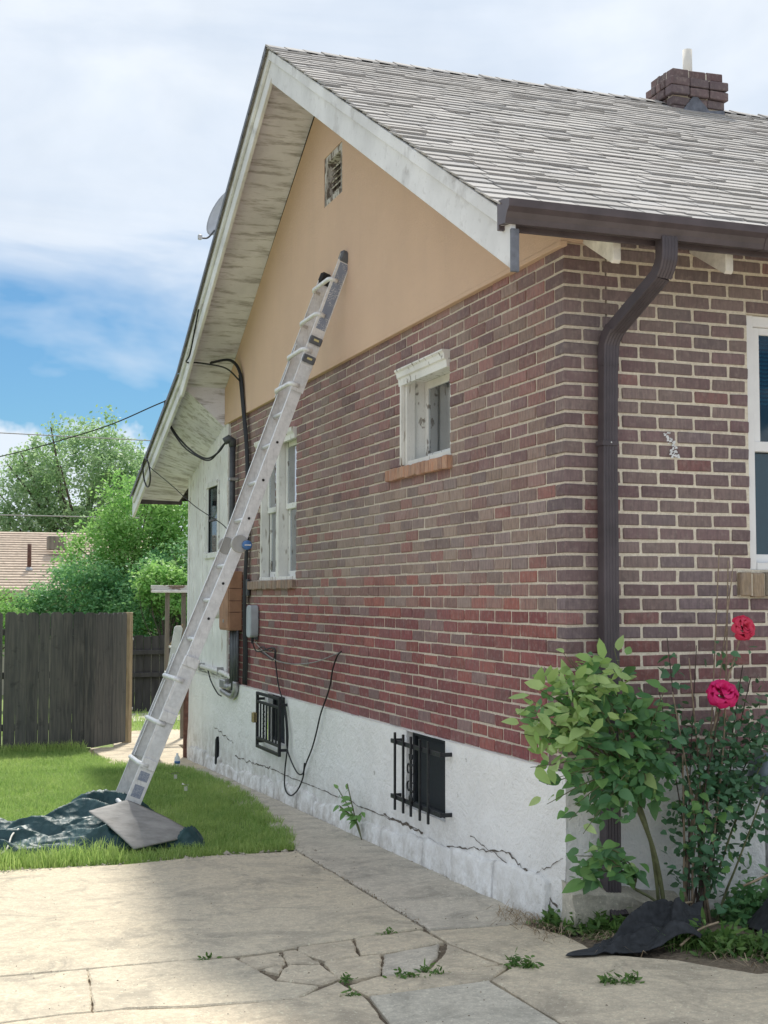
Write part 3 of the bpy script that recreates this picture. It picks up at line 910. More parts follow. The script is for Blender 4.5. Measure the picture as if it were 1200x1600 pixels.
# running cracks: narrow dark strips laid on the face of the plaster
def crack_strip(pts, w, name='crack'):
    m = MB()
    V = []
    for i, (yy, zz) in enumerate(pts):
        ww = w * rng.uniform(.15, .95)
        V += [(0, yy, zz - ww), (0, yy, zz + ww)]
    xs_ = []
    F = [(2 * i, 2 * i + 1, 2 * i + 3, 2 * i + 2) for i in range(len(pts) - 1)]
    V = [(-.0225 - .014 * mnoise.noise((v[1] * 1.1, v[2] * 2.2, 3)) - .005 * mnoise.noise((v[1] * 7, v[2] * 7, 1)) - .03 * max(0, -.35 - v[2]) ** 1.3 - .0012, v[1], v[2]) for v in V]
    m.add(V, F).build(name, 'crack_dark', house, fix=False)
def walk_crack(y0, z0, y1, z1, n, amp, w):
    pts = []
    for i in range(n + 1):
        t = i / n
        pts.append((y0 + (y1 - y0) * t, z0 + (z1 - z0) * t + amp * (mnoise.noise((t * 9 + y0, 1, 5)) + .5 * mnoise.noise((t * 27, y0, 5)))))
    crack_strip(pts, w)
walk_crack(.30, -.60, 1.15, -.50, 30, .025, .0035)
walk_crack(2.0, -.60, 5.6, -.66, 110, .02, .005)
walk_crack(5.6, -.66, 6.9, -.70, 40, .03, .007)
walk_crack(7.0, -.58, 7.9, -.50, 24, .03, .006)
walk_crack(.0, -.42, .35, -.58, 16, .03, .0035)
walk_crack(.04, -.66, .62, -.50, 24, .03, .009)
walk_crack(.62, -.50, 1.5, -.62, 30, .02, .006)
walk_crack(1.9, -.61, 2.6, -.60, 20, .03, .010)
m = MB()
m.prism([(-.05, 7.62, -.93), (-.05, 7.75, -.93), (-.05, 7.72, -.62), (-.05, 7.66, -.58)], (.03, 0, 0))
m.build('dark_hole_plate', 'dark_room', house)  # solid plate on the plaster; the hollow's shade is put into its colour

bmf = bmesh.new(); bmesh.ops.create_cube(bmf, size=1); bmesh.ops.subdivide_edges(bmf, edges=bmf.edges[:], cuts=9, use_grid_fill=True)
for v in bmf.verts:
    p = v.co.copy()
    w = Vector((.27 + p.x * .62, -.075 + p.y * .12, -.66 + p.z * .30))
    w.z -= .10 * max(0, (p.x + .5)) * (p.z + .5) + .05 * (.5 - p.y) * (p.z + .5)
    nz3 = Vector([mnoise.noise((w.x * 9 + k_ * 7, w.y * 9, w.z * 9)) for k_ in range(3)])
    v.co = w + nz3 * .022
mef = bpy.data.meshes.new('broken_footing'); bmf.to_mesh(mef); bmf.free(); mef.materials.append(MATS['concrete_grey'])
of = bpy.data.objects.new('broken_footing', mef); reg(of, house, (0, 0, 0))
# ---- stucco gable
m = MB()
XS0, XS1 = -.03, .24
V0 = (3.56, 4.03, 3.93, 4.325)      # vent
def su(y): return roof_z(y) - .105
def strip(poly): m.prism([(XS0, y_, z_) for y_, z_ in poly], (XS1 - XS0, 0, 0))
ZB = 37 * HB
strip([(-.03, ZB), (V0[0], ZB), (V0[0], su(V0[0])), (-.03, su(-.03))])
strip([(V0[0], ZB), (V0[1], ZB), (V0[1], V0[2]), (V0[0], V0[2])])
strip([(V0[0], V0[3]), (V0[1], V0[3]), (V0[1], su(V0[1])), (YR, su(YR)), (V0[0], su(V0[0]))])
strip([(V0[1], ZB), (7.50, ZB), (7.50, su(7.4)), (V0[1], su(V0[1]))])
m.build('stucco_gable', 'stucco', house, fix=False)
# drip strip below the stucco
MB().cbox((-.034, -.035, ZB - .028), (.006, 7.5, ZB - .001), .003).build('stucco_trim', 'stucco', house)
# vent: peeling wooden frame with louvres
vent = thing('gable_vent', ((0, sum(V0[:2]) / 2, V0[2])))
vent.parent = house; vent.location = Vector((0, sum(V0[:2]) / 2, V0[2])) - WL[house.name]
y0, y1, z0, z1 = V0
for lo, hi in (((-.025, y0, z0), (.10, y0 + .06, z1)), ((-.025, y1 - .06, z0), (.10, y1, z1)), ((-.026, y0 + .06, z1 - .055), (.10, y1 - .06, z1)), ((-.03, y0 + .06, z0), (.10, y1 - .06, z0 + .045))):
    MB().cbox(lo, hi, .003).build('frame', 'vent_paint', vent)
MB().box((.12, y0, z0), (.14, y1, z1)).build('backing', 'dark_room', vent)
for i in range(6):
    zc = z0 + .065 + i * .05
    M_ = Matrix.Translation((.04, (y0 + y1) / 2, zc)) @ Matrix.Rotation(R(-42), 4, 'Y')
    MB().cbox((-.035, -(y1 - y0) / 2 + .06, -.005), (.035, (y1 - y0) / 2 - .06, .005), .001, M_).build('louvre', 'vent_paint', vent)

# ---- windows on the gable wall
def recessed_window(hole, depth, name):
    y0, y1, z0, z1 = hole
    w = thing(name, (0, (y0 + y1) / 2, z0)); w.parent = house; w.location = Vector((0, (y0 + y1) / 2, z0)) - WL[house.name]
    return w
w = recessed_window(SW, .13, 'small_window')
y0, y1, z0, z1 = SW
def part(lo, hi, name, mat, parent, c=.003): return MB().cbox(lo, hi, c).build(name, mat, parent)
part((.012, y1 - .055, z0), (.075, y1 - .003, z1 - .075), 'casing', 'old_frame_paint', w)
part((-.018, y1 - .030, z0 + .01), (.011, y1 - .004, z1 - .075), 'casing_edge', 'old_frame_paint', w)
part((.012, y0 + .003, z0), (.075, y0 + .03, z1 - .075), 'casing', 'old_frame_paint', w)
part((.076, y1 - .035, z0), (.175, y1 - .004, z1 - .05), 'jamb', 'frame_paint', w)
part((.076, y0 + .004, z0), (.175, y0 + .03, z1 - .05), 'jamb', 'frame_paint', w)
part((.010, y0 + .004, z1 - .074), (.175, y1 - .004, z1 - .004), 'head', 'frame_paint', w)
# moulded head that stands proud of the wall
m = MB()
pf = [(.02, z1 - .105), (-.018, z1 - .105), (-.022, z1 - .06), (-.034, z1 - .052), (-.038, z1 - .02), (-.050, z1 - .008), (-.050, z1 + .002), (.02, z1 + .002)]
m.prism([(a, y0 + .004, c) for a, c in pf], (0, y1 - y0 + .012, 0))
m.build('head_moulding', 'frame_paint', w)
part((.02, y0 + .03, z0 + .001), (.175, y1 - .036, z0 + .035), 'sill_board', 'old_frame_paint', w)
sa = MB()
part((.150, y0 + .03, z0 + .036), (.178, y0 + .075, z1 - .075), 'sash', 'frame_paint', w)
part((.150, y1 - .080, z0 + .036), (.178, y1 - .036, z1 - .075), 'sash', 'frame_paint', w)
part((.151, y0 + .075, z1 - .125), (.178, y1 - .080, z1 - .075), 'sash', 'frame_paint', w)
part((.151, y0 + .075, z0 + .036), (.178, y1 - .080, z0 + .085), 'sash', 'frame_paint', w)
MB().box((.163, y0 + .07, z0 + .08), (.166, y1 - .075, z1 - .12)).build('pane', 'glass', w)
m = MB(); n = 40
V = [(.205 + .012 * math.sin(i * 1.1), y0 + (y1 - y0) * i / n, z) for z in (z0, z1) for i in range(n + 1)]
m.add(V, [(i, i + 1, n + 2 + i, n + 1 + i) for i in range(n)]).build('curtain', 'curtain_blue', w, True, fix=False)
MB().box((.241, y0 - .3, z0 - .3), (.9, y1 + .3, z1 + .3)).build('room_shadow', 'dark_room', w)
# rowlock sill bricks (salmon coloured)
def rowlock(axis, s0, s1, z0, z1, parent, tints, proud=.03, nw=.072):
    n = max(1, round((s1 - s0) / nw)); stp = (s1 - s0) / n
    for i in range(n):
        m = MB(); a, b_ = s0 + i * stp + .003, s0 + (i + 1) * stp - .003
        zt = z1 + rng.uniform(-.004, .002); zb = z0 + rng.uniform(-.003, .006)
        pr = proud + rng.uniform(-.004, .004)
        if axis == 'g': m.cbox((-pr, a, zb), (.14, b_, zt), .005)
        else: m.cbox((a, -pr, zb), (b_, .14, zt), .005)
        me, c = m.mesh('sill_brick', 'brick_object', True)
        k = rng.uniform(.85, 1.15); t = rng.choice(tints)
        obj_of('sill_brick', me, parent, c, None, None, tuple(v * k for v in t))
    m = MB()
    if axis == 'g': m.box((-proud + .008, s0 + .004, z0 + .006), (.13, s1 - .004, z1 - .008))
    else: m.box((s0 + .004, -proud + .008, z0 + .006), (s1 - .004, .13, z1 - .008))
    m.build('sill_mortar', 'mortar', parent)
rowlock('g', SS[0], SS[1], SS[2] - .012, SS[3] - .004, w, [(.48, .26, .17), (.52, .30, .20), (.42, .24, .17)], .035)

w = recessed_window(DW, .12, 'double_window')
y0, y1, z0, z1 = DW; ym = (y0 + y1) / 2
part((.02, y1 - .05, z0), (.10, y1 - .003, z1 - .07), 'casing', 'old_frame_paint', w)
part((.02, y0 + .003, z0), (.10, y0 + .04, z1 - .07), 'casing', 'old_frame_paint', w)
part((.01, ym - .045, z0), (.11, ym + .045, z1 - .07), 'mullion', 'old_frame_paint', w)
part((.008, y0 + .003, z1 - .069), (.11, y1 - .003, z1 - .003), 'head', 'old_frame_paint', w)
pf = [(.02, z1 - .09), (-.014, z1 - .09), (-.020, z1 - .05), (-.034, z1 - .03), (-.040, z1 + .004), (.02, z1 + .004)]
MB().prism([(a, y0 + .003, c) for a, c in pf], (0, y1 - y0 + .02, 0)).build('head_moulding', 'old_frame_paint', w)
part((.015, y0 + .003, z0 + .001), (.11, y1 - .003, z0 + .03), 'sill_board', 'old_frame_paint', w)
zm = (z0 + z1) / 2 - .02
for a, b_ in ((y0 + .04, ym - .055), (ym + .055, y1 - .06)):
    for zz0, zz1, xx in ((zm, z1 - .07, .075), (z0 + .03, zm + .045, .100)):
        sash = part((xx, a, zz0), (xx + .024, a + .035, zz1), 'sash', 'frame_paint', w)
        part((xx, b_ - .035, zz0), (xx + .024, b_, zz1), 'stile', 'frame_paint', sash)
        part((xx + .001, a + .035, zz1 - .045), (xx + .024, b_ - .035, zz1), 'rail', 'frame_paint', sash)
        part((xx + .001, a + .035, zz0), (xx + .024, b_ - .035, zz0 + .05), 'rail', 'frame_paint', sash)
        MB().box((xx + .011, a + .03, zz0 + .045), (xx + .014, b_ - .03, zz1 - .04)).build('pane', 'glass', sash)
for a, b_, zt, tilt in ((y0 + .02, ym - .04, z1, 1), (ym + .04, y1, z1, 0)):
    m = MB(); n = 60; V = []
    for iz, zz in enumerate((z0, (z0 + z1) / 2, zt)):
        for i in range(n + 1):
            t = i / n
            yy = a + (b_ - a) * t
            if tilt: yy = a + (b_ - a) * (.30 * (1 - iz / 2) * (1 - t) + t)
            V.append((.17 + .016 * math.sin(i * .9) + .006 * math.sin(i * 2.3), yy, zz))
    F = [(j * (n + 1) + i, j * (n + 1) + i + 1, (j + 1) * (n + 1) + i + 1, (j + 1) * (n + 1) + i) for j in range(2) for i in range(n)]
    m.add(V, F).build('curtain', 'curtain', w, True, fix=False)
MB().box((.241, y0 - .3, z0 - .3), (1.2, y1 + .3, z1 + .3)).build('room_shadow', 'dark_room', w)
rowlock('g', DS[0], DS[1], DS[2] - .010, DS[3] - .004, w, [(.36, .26, .20), (.33, .25, .20), (.40, .27, .20)], .035)

# ---- window on the eave wall
w = thing('vinyl_window', (EW[0], 0, EW[2])); w.parent = house; w.location = Vector((EW[0], 0, EW[2])) - WL[house.name]
x0, x1, z0, z1 = EW
zm = z0 + .66
part((x0 + .003, .030, z0), (x0 + .058, .11, z1), 'frame', 'vinyl_white', w)
part((x1 - .058, .030, z0), (x1 - .003, .11, z1), 'frame', 'vinyl_white', w)
part((x0 + .058, .031, z1 - .06), (x1 - .058, .11, z1 - .002), 'frame', 'vinyl_white', w)
part((x0 + .058, .025, z0), (x1 - .058, .11, z0 + .04), 'frame', 'vinyl_white', w)
part((x0 + .059, .045, zm), (x0 + .105, .075, z1 - .061), 'sash', 'vinyl_white', w)
part((x1 - .105, .045, zm), (x1 - .059, .075, z1 - .061), 'sash', 'vinyl_white', w)
part((x0 + .105, .046, z1 - .10), (x1 - .105, .075, z1 - .061), 'sash', 'vinyl_white', w)
part((x0 + .059, .036, zm - .03), (x1 - .059, .080, zm + .025), 'meeting_rail', 'vinyl_white', w)
part((x0 + .059, .076, z0 + .041), (x0 + .078, .10, zm - .031), 'sash', 'vinyl_white', w)
part((x1 - .078, .076, z0 + .041), (x1 - .059, .10, zm - .031), 'sash', 'vinyl_white', w)
part((x0 + .078, .075, z0 + .041), (x1 - .078, .10, z0 + .085), 'sash', 'vinyl_white', w)
MB().box((x0 + .10, .058, zm + .02), (x1 - .10, .061, z1 - .09)).build('pane', 'glass_dark', w)
MB().box((x0 + .07, .086, z0 + .08), (x1 - .07, .089, zm - .02)).build('pane', 'glass_dark', w)
MB().box((x0 + .062, .104, z0 + .045), (x1 - .062, .108, zm - .03)).build('tinted_screen', 'screen_teal', w)
for i in range(17):
    zc = z1 - .10 - i * .022
    M_ = Matrix.Translation(((x0 + x1) / 2, .15, zc)) @ Matrix.Rotation(R(35), 4, 'X')
    MB().box((-(x1 - x0) / 2 + .07, -.011, -.001), ((x1 - x0) / 2 - .07, .011, .001), M_).build('blind_slat', 'blind_white', w)
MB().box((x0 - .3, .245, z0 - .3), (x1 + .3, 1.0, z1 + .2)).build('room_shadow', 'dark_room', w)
rowlock('e', ES[0], ES[1], ES[2] + .002, ES[3] - .012, w, [(.34, .27, .20), (.38, .29, .20), (.30, .26, .20)], .03, .075)

# ---- enclosed porch at the back of the gable wall: vertical boards with peeling paint
y = GY1 + .012
PW = (7.80, 8.36, 1.32, 2.02)
porch = thing('porch_siding', (0, 8.3, 0)); porch.parent = house; porch.location = Vector((0, 8.3, 0)) - WL[house.name]
def psoff(y_): return 2.60 - .222 * (y_ - 7.5)
while y < 9.27:
    wd = rng.uniform(.085, .14); y1 = min(9.28, y + wd)
    zt = psoff((y + y1) / 2) + .02; zb = .045 + rng.uniform(-.012, .012)
    j = rng.uniform(-.004, .003)
    segs = [(zb, zt)]
    mid = (y + y1) / 2
    if PW[0] < mid < PW[1]: segs = [(zb, PW[2]), (PW[3], zt)]
    for a, b_ in segs:
        MB().cbox((-.022 + j, y, a), (.03, y1 - .004, b_), .004).build('siding_board', 'siding_paint', porch)
    y = y1
MB().box((.03, GY1, .02), (.06, 9.27, 2.62)).build('siding_backing', 'dark_room', porch)
MB().cbox((-.03, 9.28, .03), (.06, 9.36, 2.24), .004).build('corner_board', 'siding_paint', porch)
MB().box((.06, 9.25, -.2), (4, 9.28, 2.4)).build('back_wall', 'siding_paint', porch)
MB().cbox((-.012, GY1 + .01, -.03), (.03, 9.27, .03), .006).build('rotten_skirt', 'old_frame_paint', porch)
a, b_, c, d = PW
pw = part((-.036, a - .07, c - .02), (.02, a, d + .04), 'window_casing', 'frame_paint', porch)
part((-.036, b_, c - .02), (.02, b_ + .06, d + .04), 'casing', 'frame_paint', pw)
part((-.037, a, d), (.02, b_, d + .06), 'casing', 'frame_paint', pw)
part((-.05, a - .08, c - .06), (.02, b_ + .07, c - .001), 'sill', 'frame_paint', pw)
part((-.012, a, c), (.015, a + .03, d), 'sash', 'iron_black', pw)
part((-.012, b_ - .03, c), (.015, b_, d), 'sash', 'iron_black', pw)
part((-.013, a + .03, (c + d) / 2 - .012), (.015, b_ - .03, (c + d) / 2 + .012), 'sash', 'iron_black', pw)
MB().box((0, a + .02, c), (.004, b_ - .02, d)).build('pane', 'glass_dark', pw)

# ---- roof deck, soffit boards, barge boards
roof = thing('roof', (2, YR, ZR)); roof.parent = house; roof.location = Vector((2, YR, ZR)) - WL[house.name]
def slope_pt(y_, n_=0):
    return (y_, roof_z(y_) + n_)
m = MB()
def deck(y0, y1, t0, t1, x0=XP + .01, x1=XB + .5):
    m.prism([(x0, y0, roof_z(y0) - t0), (x0, y1, roof_z(y1) - t0), (x0, y1, roof_z(y1) - t1), (x0, y0, roof_z(y0) - t1)], (x1 - x0, 0, 0))
deck(YE, YR, .012, .05); deck(YR, YK, .012, .05); deck(YK, YL, .012, .05)
m.build('roof_deck', 'shingle_attribute', roof)
# boards seen from below, right slope and left slope
def soffit_run(ya, yb, off=.052, x0=XP + .03, x1=-.031, zfn=None):
    zfn = zfn or (lambda q: roof_z(q) - off)
    d = 1 if yb > ya else -1
    y_ = ya
    while d * (yb - y_) > .02:
        wdt = rng.uniform(.20, .27)
        ye = y_ + d * wdt
        if d * (ye - yb) > 0: ye = yb
        g_ = .002 * d
        j = rng.uniform(0, .003)
        p = [(x0, y_ + g_, zfn(y_ + g_) - j), (x0, ye, zfn(ye) - j), (x0, ye, zfn(ye) - j - .020), (x0, y_ + g_, zfn(y_ + g_) - j - .020)]
        MB().prism(p, (x1 - x0, 0, 0)).build('soffit_board', 'soffit_paint', roof)
        y_ = ye
soffit_run(YE + .02, YR - .02)
soffit_run(YR + .02, 7.50)
y_ = 7.50
while y_ < 10.18:
    ye = min(10.19, y_ + rng.uniform(.20, .27)); j = rng.uniform(0, .005)
    xa, xb = XP + .03, .02
    zl = lambda q: roof_z(q) - .055 - j
    zr_ = lambda q: psoff(q) + .02 - j
    a = [(xa, y_ + .004, zl(y_)), (xa, ye, zl(ye)), (xb, ye, zr_(ye)), (xb, y_ + .004, zr_(y_))]
    V = a + [(p[0], p[1], p[2] - .02) for p in a]
    MB().add(V, [(0, 1, 2, 3), (7, 6, 5, 4), (0, 4, 5, 1), (1, 5, 6, 2), (2, 6, 7, 3), (3, 7, 4, 0)]).build('soffit_board', 'soffit_paint', roof)
    y_ = ye
MB().prism([(XP + .03, 7.495, roof_z(7.5) - .06), (-.031, 7.495, roof_z(7.5) - .06), (-.031, 7.495, psoff(7.5) - .01)], (0, .012, 0)).build('soffit_riser', 'soffit_paint', roof)
# eave soffit along the long wall
soffit_run(YE + .02, .0, .052, -.03, XB + .4)
# barge boards: right rake
def barge(pts, depth, x0, x1, name, mat):
    """pts: (y, top z) along the rake"""
    for i in range(len(pts) - 1):
        (a, za), (b_, zb) = pts[i], pts[i + 1]
        MB().prism([(x0, a, za), (x0, b_, zb), (x0, b_, zb - depth), (x0, a, za - depth)], (x1 - x0, 0, 0)).build(name, mat, roof, bevel=.003)
barge([(YR, ZR - .030), (-.455, roof_z(-.455) - .030)], .245, XP, XP + .028, 'barge_board', 'barge_paint')
barge([(YR, ZR - .014), (-.40, roof_z(-.40) - .014)], .078, XP - .024, XP - .001, 'rake_trim', 'barge_paint')
barge([(YR + .001, ZR - .030), (YK, ZK - .030)], .20, XP, XP + .028, 'barge_board', 'barge_paint')
barge([(YK + .001, ZK - .030), (10.42, roof_z(10.42) - .03)], .17, XP, XP + .028, 'barge_board', 'barge_paint')
barge([(YR + .001, ZR - .014), (YK, ZK - .014)], .075, XP - .024, XP - .001, 'rake_trim', 'barge_paint')
barge([(YK + .001, ZK - .014), (YL, ZL - .014)], .075, XP - .024, XP - .001, 'rake_trim', 'barge_paint')
for (ya, yb) in ((YR, YK), (YK + .001, YL + .03)):
    za, zb = roof_z(ya), roof_z(yb)
    MB().prism([(XP - .052, ya, za + .016), (XP - .052, yb, zb + .016), (XP - .052, yb, zb - .030), (XP - .052, ya, za - .030)], (.006, 0, 0)).build('rake_shade_strip', 'sheath_metal', roof)  # added dark strip: shade on the shingle ends put into its colour
MB().box((XP + .03, 10.18, 1.965), (.06, 10.21, 2.05)).build('eave_fascia', 'gutter_brown', roof)
# dark plate over the end cut of the barge tail
MB().cbox((XP - .004, -.475, roof_z(-.455) - .29), (XP + .036, -.457, roof_z(-.455) - .09), .002).build('tail_end_plate', 'sheath_metal', roof)

# ---- shingles
def shingle_tint():
    k = rng.uniform(.84, 1.10)
    c = rng.choice([(.48, .46, .435), (.495, .475, .45), (.465, .45, .435), (.505, .48, .455)])
    return tuple(v * k for v in c)
th = math.atan(M1); ct, st_ = math.cos(th), math.sin(th)
EXPO = .118
# slope coordinates: x, s up the slope from the eave, n out of the slope
org = Vector((0, YE - .03, roof_z(YE - .03)))
es = Vector((0, ct, st_)); en = Vector((0, -st_, ct))
rowsN = int((YR - YE + .03) / ct / EXPO) + 1
sh = []
SMAX = (YR - (YE - .03)) / ct
for r_ in range(rowsN):
    x_ = XP - .045 + rng.uniform(0, .02)
    while x_ < XB + .5:
        wd = rng.choice((.12, .16, .2, .25, .3)) * rng.uniform(.9, 1.1)
        if r_ == rowsN - 1 and False: break
        sh.append((r_, x_, wd)); x_ += wd
def sh_weight(t):
    r_, x_, wd = t
    s = r_ * EXPO
    u = x_ + wd / 2
    vis = 1 if u < .95 + .66 * s else .02
    return wd * vis / (7.5 + s * .82 + .3 * u) ** 2
top = set(sorted(range(len(sh)), key=lambda i: -sh_weight(sh[i]))[:300])
Mr = Matrix((Vector((1, 0, 0)), es, en)).transposed()
rest = MB(); scache = {}
def shingle_verts(w_, l_, t_, dip):
    # wedge: thick butt at s=0, thin head at s=l
    return [(0, dip[0], .006), (w_, dip[1], .006), (w_, l_, -.004), (0, l_, -.004), (0, dip[0], .006 + t_), (w_, dip[1], .006 + t_), (w_, l_, .001), (0, l_, .001)]
SF = [(0, 3, 2, 1), (4, 5, 6, 7), (0, 1, 5, 4), (1, 2, 6, 5), (2, 3, 7, 6), (3, 0, 4, 7)]
for i, (r_, x_, wd) in enumerate(sh):
    thick = rng.choice((.007, .0075, .008, .0085)) if rng.random() < .80 else rng.choice((.013, .016))
    s0 = r_ * EXPO + .022 * mnoise.noise((x_ * .7, r_ * .25, 3)) + .010 * mnoise.noise((x_ * 3, r_ * .7, 3)) + rng.uniform(-.003, .003)
    l_ = min(.19, SMAX - s0 + .004)
    if l_ < .03: continue
    tint = shingle_tint()
    dip = (rng.uniform(-.006, .006), rng.uniform(-.006, .006))
    w_ = wd - rng.uniform(.004, .012)
    o3 = org + Vector((x_, 0, 0)) + es * s0 + en * (.002 + rng.uniform(0, .003))
    if i in top:
        key = (round(wd, 2), thick, i % 3, round(l_, 2))
        if key not in scache:
            me, _ = MB().add(shingle_verts(round(wd, 2) - .009, l_, thick, dip), SF).mesh('shingle', 'shingle_object', False)
            scache[key] = me
        obj_of('shingle', scache[key], roof, o3, Mr.to_euler(), None, tint)
    else:
        rest.c = tint
        rest.add([(o3 + Mr @ Vector(q))[:] for q in shingle_verts(w_, l_, thick, dip)], SF)
# left slopes (seen only along the rake edge)
for ya, yb in ((YR, YK), (YK, YL + .03)):
    za, zb = roof_z(ya), roof_z(min(yb, YL)) - (.012 if yb > YL else 0)
    dv = Vector((0, ya - yb, za - zb)); Ls = dv.length; dv.normalize()
    nv = Vector((0, -dv.z, dv.y)); nv = -nv if nv.z < 0 else nv
    M2 = Matrix((Vector((-1, 0, 0)), dv, nv)).transposed()
    for r_ in range(int(Ls / EXPO) + 1):
        x_ = XP - .045 + rng.uniform(-.004, .006)
        while x_ < 2.6:
            wd = rng.uniform(.15, .33)
            o3 = Vector((x_ + wd, yb, zb)) + dv * (r_ * EXPO) + nv * .003
            l_ = min(.19, Ls - r_ * EXPO)
            if l_ > .02:
                rest.c = shingle_tint()
                rest.add([(o3 + M2 @ Vector(q))[:] for q in shingle_verts(wd - .003, l_, rng.choice((.008, .012, .016)), (0, 0))], SF)
            x_ += wd
rest.build('shingles', 'shingle_attribute', roof, fix=False, kind='stuff')
# ridge caps
x_ = XP - .05
while x_ < XB:
    t = rng.uniform(.010, .018); lift = rng.uniform(.0, .006)
    m = MB()
    a, b_ = x_, x_ + .24
    zr = ZR + .014 + lift
    V = []
    for xx, dz in ((a, t), (b_, .004)):
        V += [(xx, YR - .13 * ct, zr - .13 * st_ * .97 + dz), (xx, YR, zr + dz), (xx, YR + .13 * ct, zr - .13 * st_ * .97 + dz),
              (xx, YR - .13 * ct, zr - .13 * st_ * .97 - .004), (xx, YR, zr - .004), (xx, YR + .13 * ct, zr - .13 * st_ * .97 - .004)]
    F = [(0, 1, 7, 6), (1, 2, 8, 7), (0, 3, 4, 1), (1, 4, 5, 2), (0, 6, 9, 3), (2, 5, 11, 8), (6, 7, 10, 9), (7, 8, 11, 10)]
    me, c = m.add(V, F).mesh('ridge_cap', 'shingle_object', True)
    obj_of('ridge_cap', me, roof, c, None, None, shingle_tint())
    x_ += .15

# ---- rafter tails under the eave
for xr in (.098, .735, 1.37, 2.0):
    for q in (0,):
        zt = lambda yy: roof_z(yy) - .085
        p = [(xr, .0, zt(0)), (xr, -.33, zt(-.33)), (xr, -.33, zt(-.33) - .135), (xr, -.315, zt(-.33) - .150), (xr, .0, zt(0) - .155)]
        MB().prism(p, (.045, 0, 0)).build('rafter_tail', 'rafter_white', roof, bevel=.003)

# ---- gutter and downspout
gut = thing('gutter', (XP, -.45, 2.6)); gut.parent = house; gut.location = Vector((XP, -.45, 2.6)) - WL[house.name]
gy, gzt = YE - .015, 2.695
prof = [(gy, gzt), (gy, gzt - .115), (gy - .075, gzt - .125), (gy - .082, gzt - .100), (gy - .095, gzt - .075), (gy - .118, gzt - .055), (gy - .122, gzt - .020), (gy - .110, gzt - .016),
        (gy - .108, gzt - .022), (gy - .112, gzt - .050), (gy - .09, gzt - .070), (gy - .076, gzt - .098), (gy - .072, gzt - .118), (gy - .006, gzt - .110), (gy - .006, gzt)]
gx0, gx1 = XP - .03, XB + .4
MB().prism([(gx0, a, b_) for a, b_ in prof], (gx1 - gx0, 0, 0)).build('trough', 'gutter_brown', gut)
MB().prism([(gx0 - .003, a, b_) for a, b_ in prof[:8]], (.004, 0, 0)).build('end_cap', 'gutter_brown', gut)
MB().cbox((gx0, gy + .001, gzt - .138), (gx1, gy + .022, gzt - .005), .002).build('fascia_board', 'gutter_brown', gut)
for xx in (.86, 3.9):
    MB().prism([(xx, a - (.003 if i < 8 else 0), b_ - (.003 if i in (1, 2, 3) else 0)) for i, (a, b_) in enumerate(prof[:8])], (.05, 0, 0)).build('joint_band', 'gutter_brown', gut)
# ribbed rectangular downspout, swept along its path
def ribbed(path, w_, d_, n_r=5):
    """rectangular pipe with shallow ribs on the front face; path in the plane of the elbows"""
    P = [Vector(p) for p in path]; V = []; F = []
    pr = []
    hw, hd = w_ / 2, d_ / 2
    for i in range(n_r * 2 + 1):
        t = -hw + w_ * i / (n_r * 2); pr.append((t, -hd - (.004 if i % 2 else 0)))
    pr += [(hw, hd), (-hw, hd)]
    m_ = len(pr)
    for i, p in enumerate(P):
        d = P[min(i + 1, len(P) - 1)] - P[max(0, i - 1)]; d.normalize()
        sx = Vector((1, 0, 0)); sx = (sx - d * sx.dot(d)).normalized()
        sy = d.cross(sx)
        if sy.y < 0: sy = -sy
        for a, b_ in pr: V.append((p + sx * a + sy * b_)[:])
    for i in range(len(P) - 1):
        for k_ in range(m_):
            F.append((i * m_ + k_, i * m_ + (k_ + 1) % m_, (i + 1) * m_ + (k_ + 1) % m_, (i + 1) * m_ + k_))
    F.append(tuple(range(m_))); F.append(tuple(range((len(P) - 1) * m_, len(P) * m_)))
    return MB().add(V, F)
dsp = thing('downspout', (.21, -.06, gz(0, 0))); dsp.parent = house; dsp.location = Vector((.21, -.06, gz(0, 0))) - WL[house.name]
yo, yw = gy - .05, -.055
el1 = [(.325, yo, 2.585), (.325, yo, 2.52), (.325, yo + .004, 2.48), (.322, yo + .018, 2.445), (.318, yo + .042, 2.412)]
ribbed(el1, .085, .065).build('upper_elbow', 'downspout_brown', dsp)
ribbed([(.318, yo + .040, 2.415), (.236, yw - .035, 2.195)], .080, .060).build('offset_pipe', 'downspout_brown', dsp)
ribbed([(.238, yw - .042, 2.205), (.228, yw - .016, 2.165), (.222, yw - .003, 2.125), (.220, yw, 2.06), (.220, yw, 2.02)], .085, .065).build('lower_elbow', 'downspout_brown', dsp)
ribbed([(.220, yw, 2.04), (.210, yw, 1.40)], .080, .060).build('leader_pipe', 'downspout_brown', dsp)
ribbed([(.210, yw - .002, 1.43), (.200, yw - .012, -.62)], .083, .063).build('leader_pipe', 'downspout_brown', dsp)
ribbed([(.200, yw - .012, -.60), (.200, yw - .03, -.66), (.203, yw - .09, -.70)], .088, .066).build('shoe', 'downspout_brown', dsp)
part((.166, yw - .036, 1.615), (.256, yw + .04, 1.64), 'strap', 'downspout_brown', dsp, .001)
part((.160, yw - .046, .30), (.252, yw + .04, .325), 'strap', 'downspout_brown', dsp, .001)
MB().lathe([(.004, 0), (.004, .003), (.001, .005)], (.212, yw - .038, 1.63), Matrix.Rotation(R(90), 4, 'X'), 8).build('screw', 'label_white', dsp)

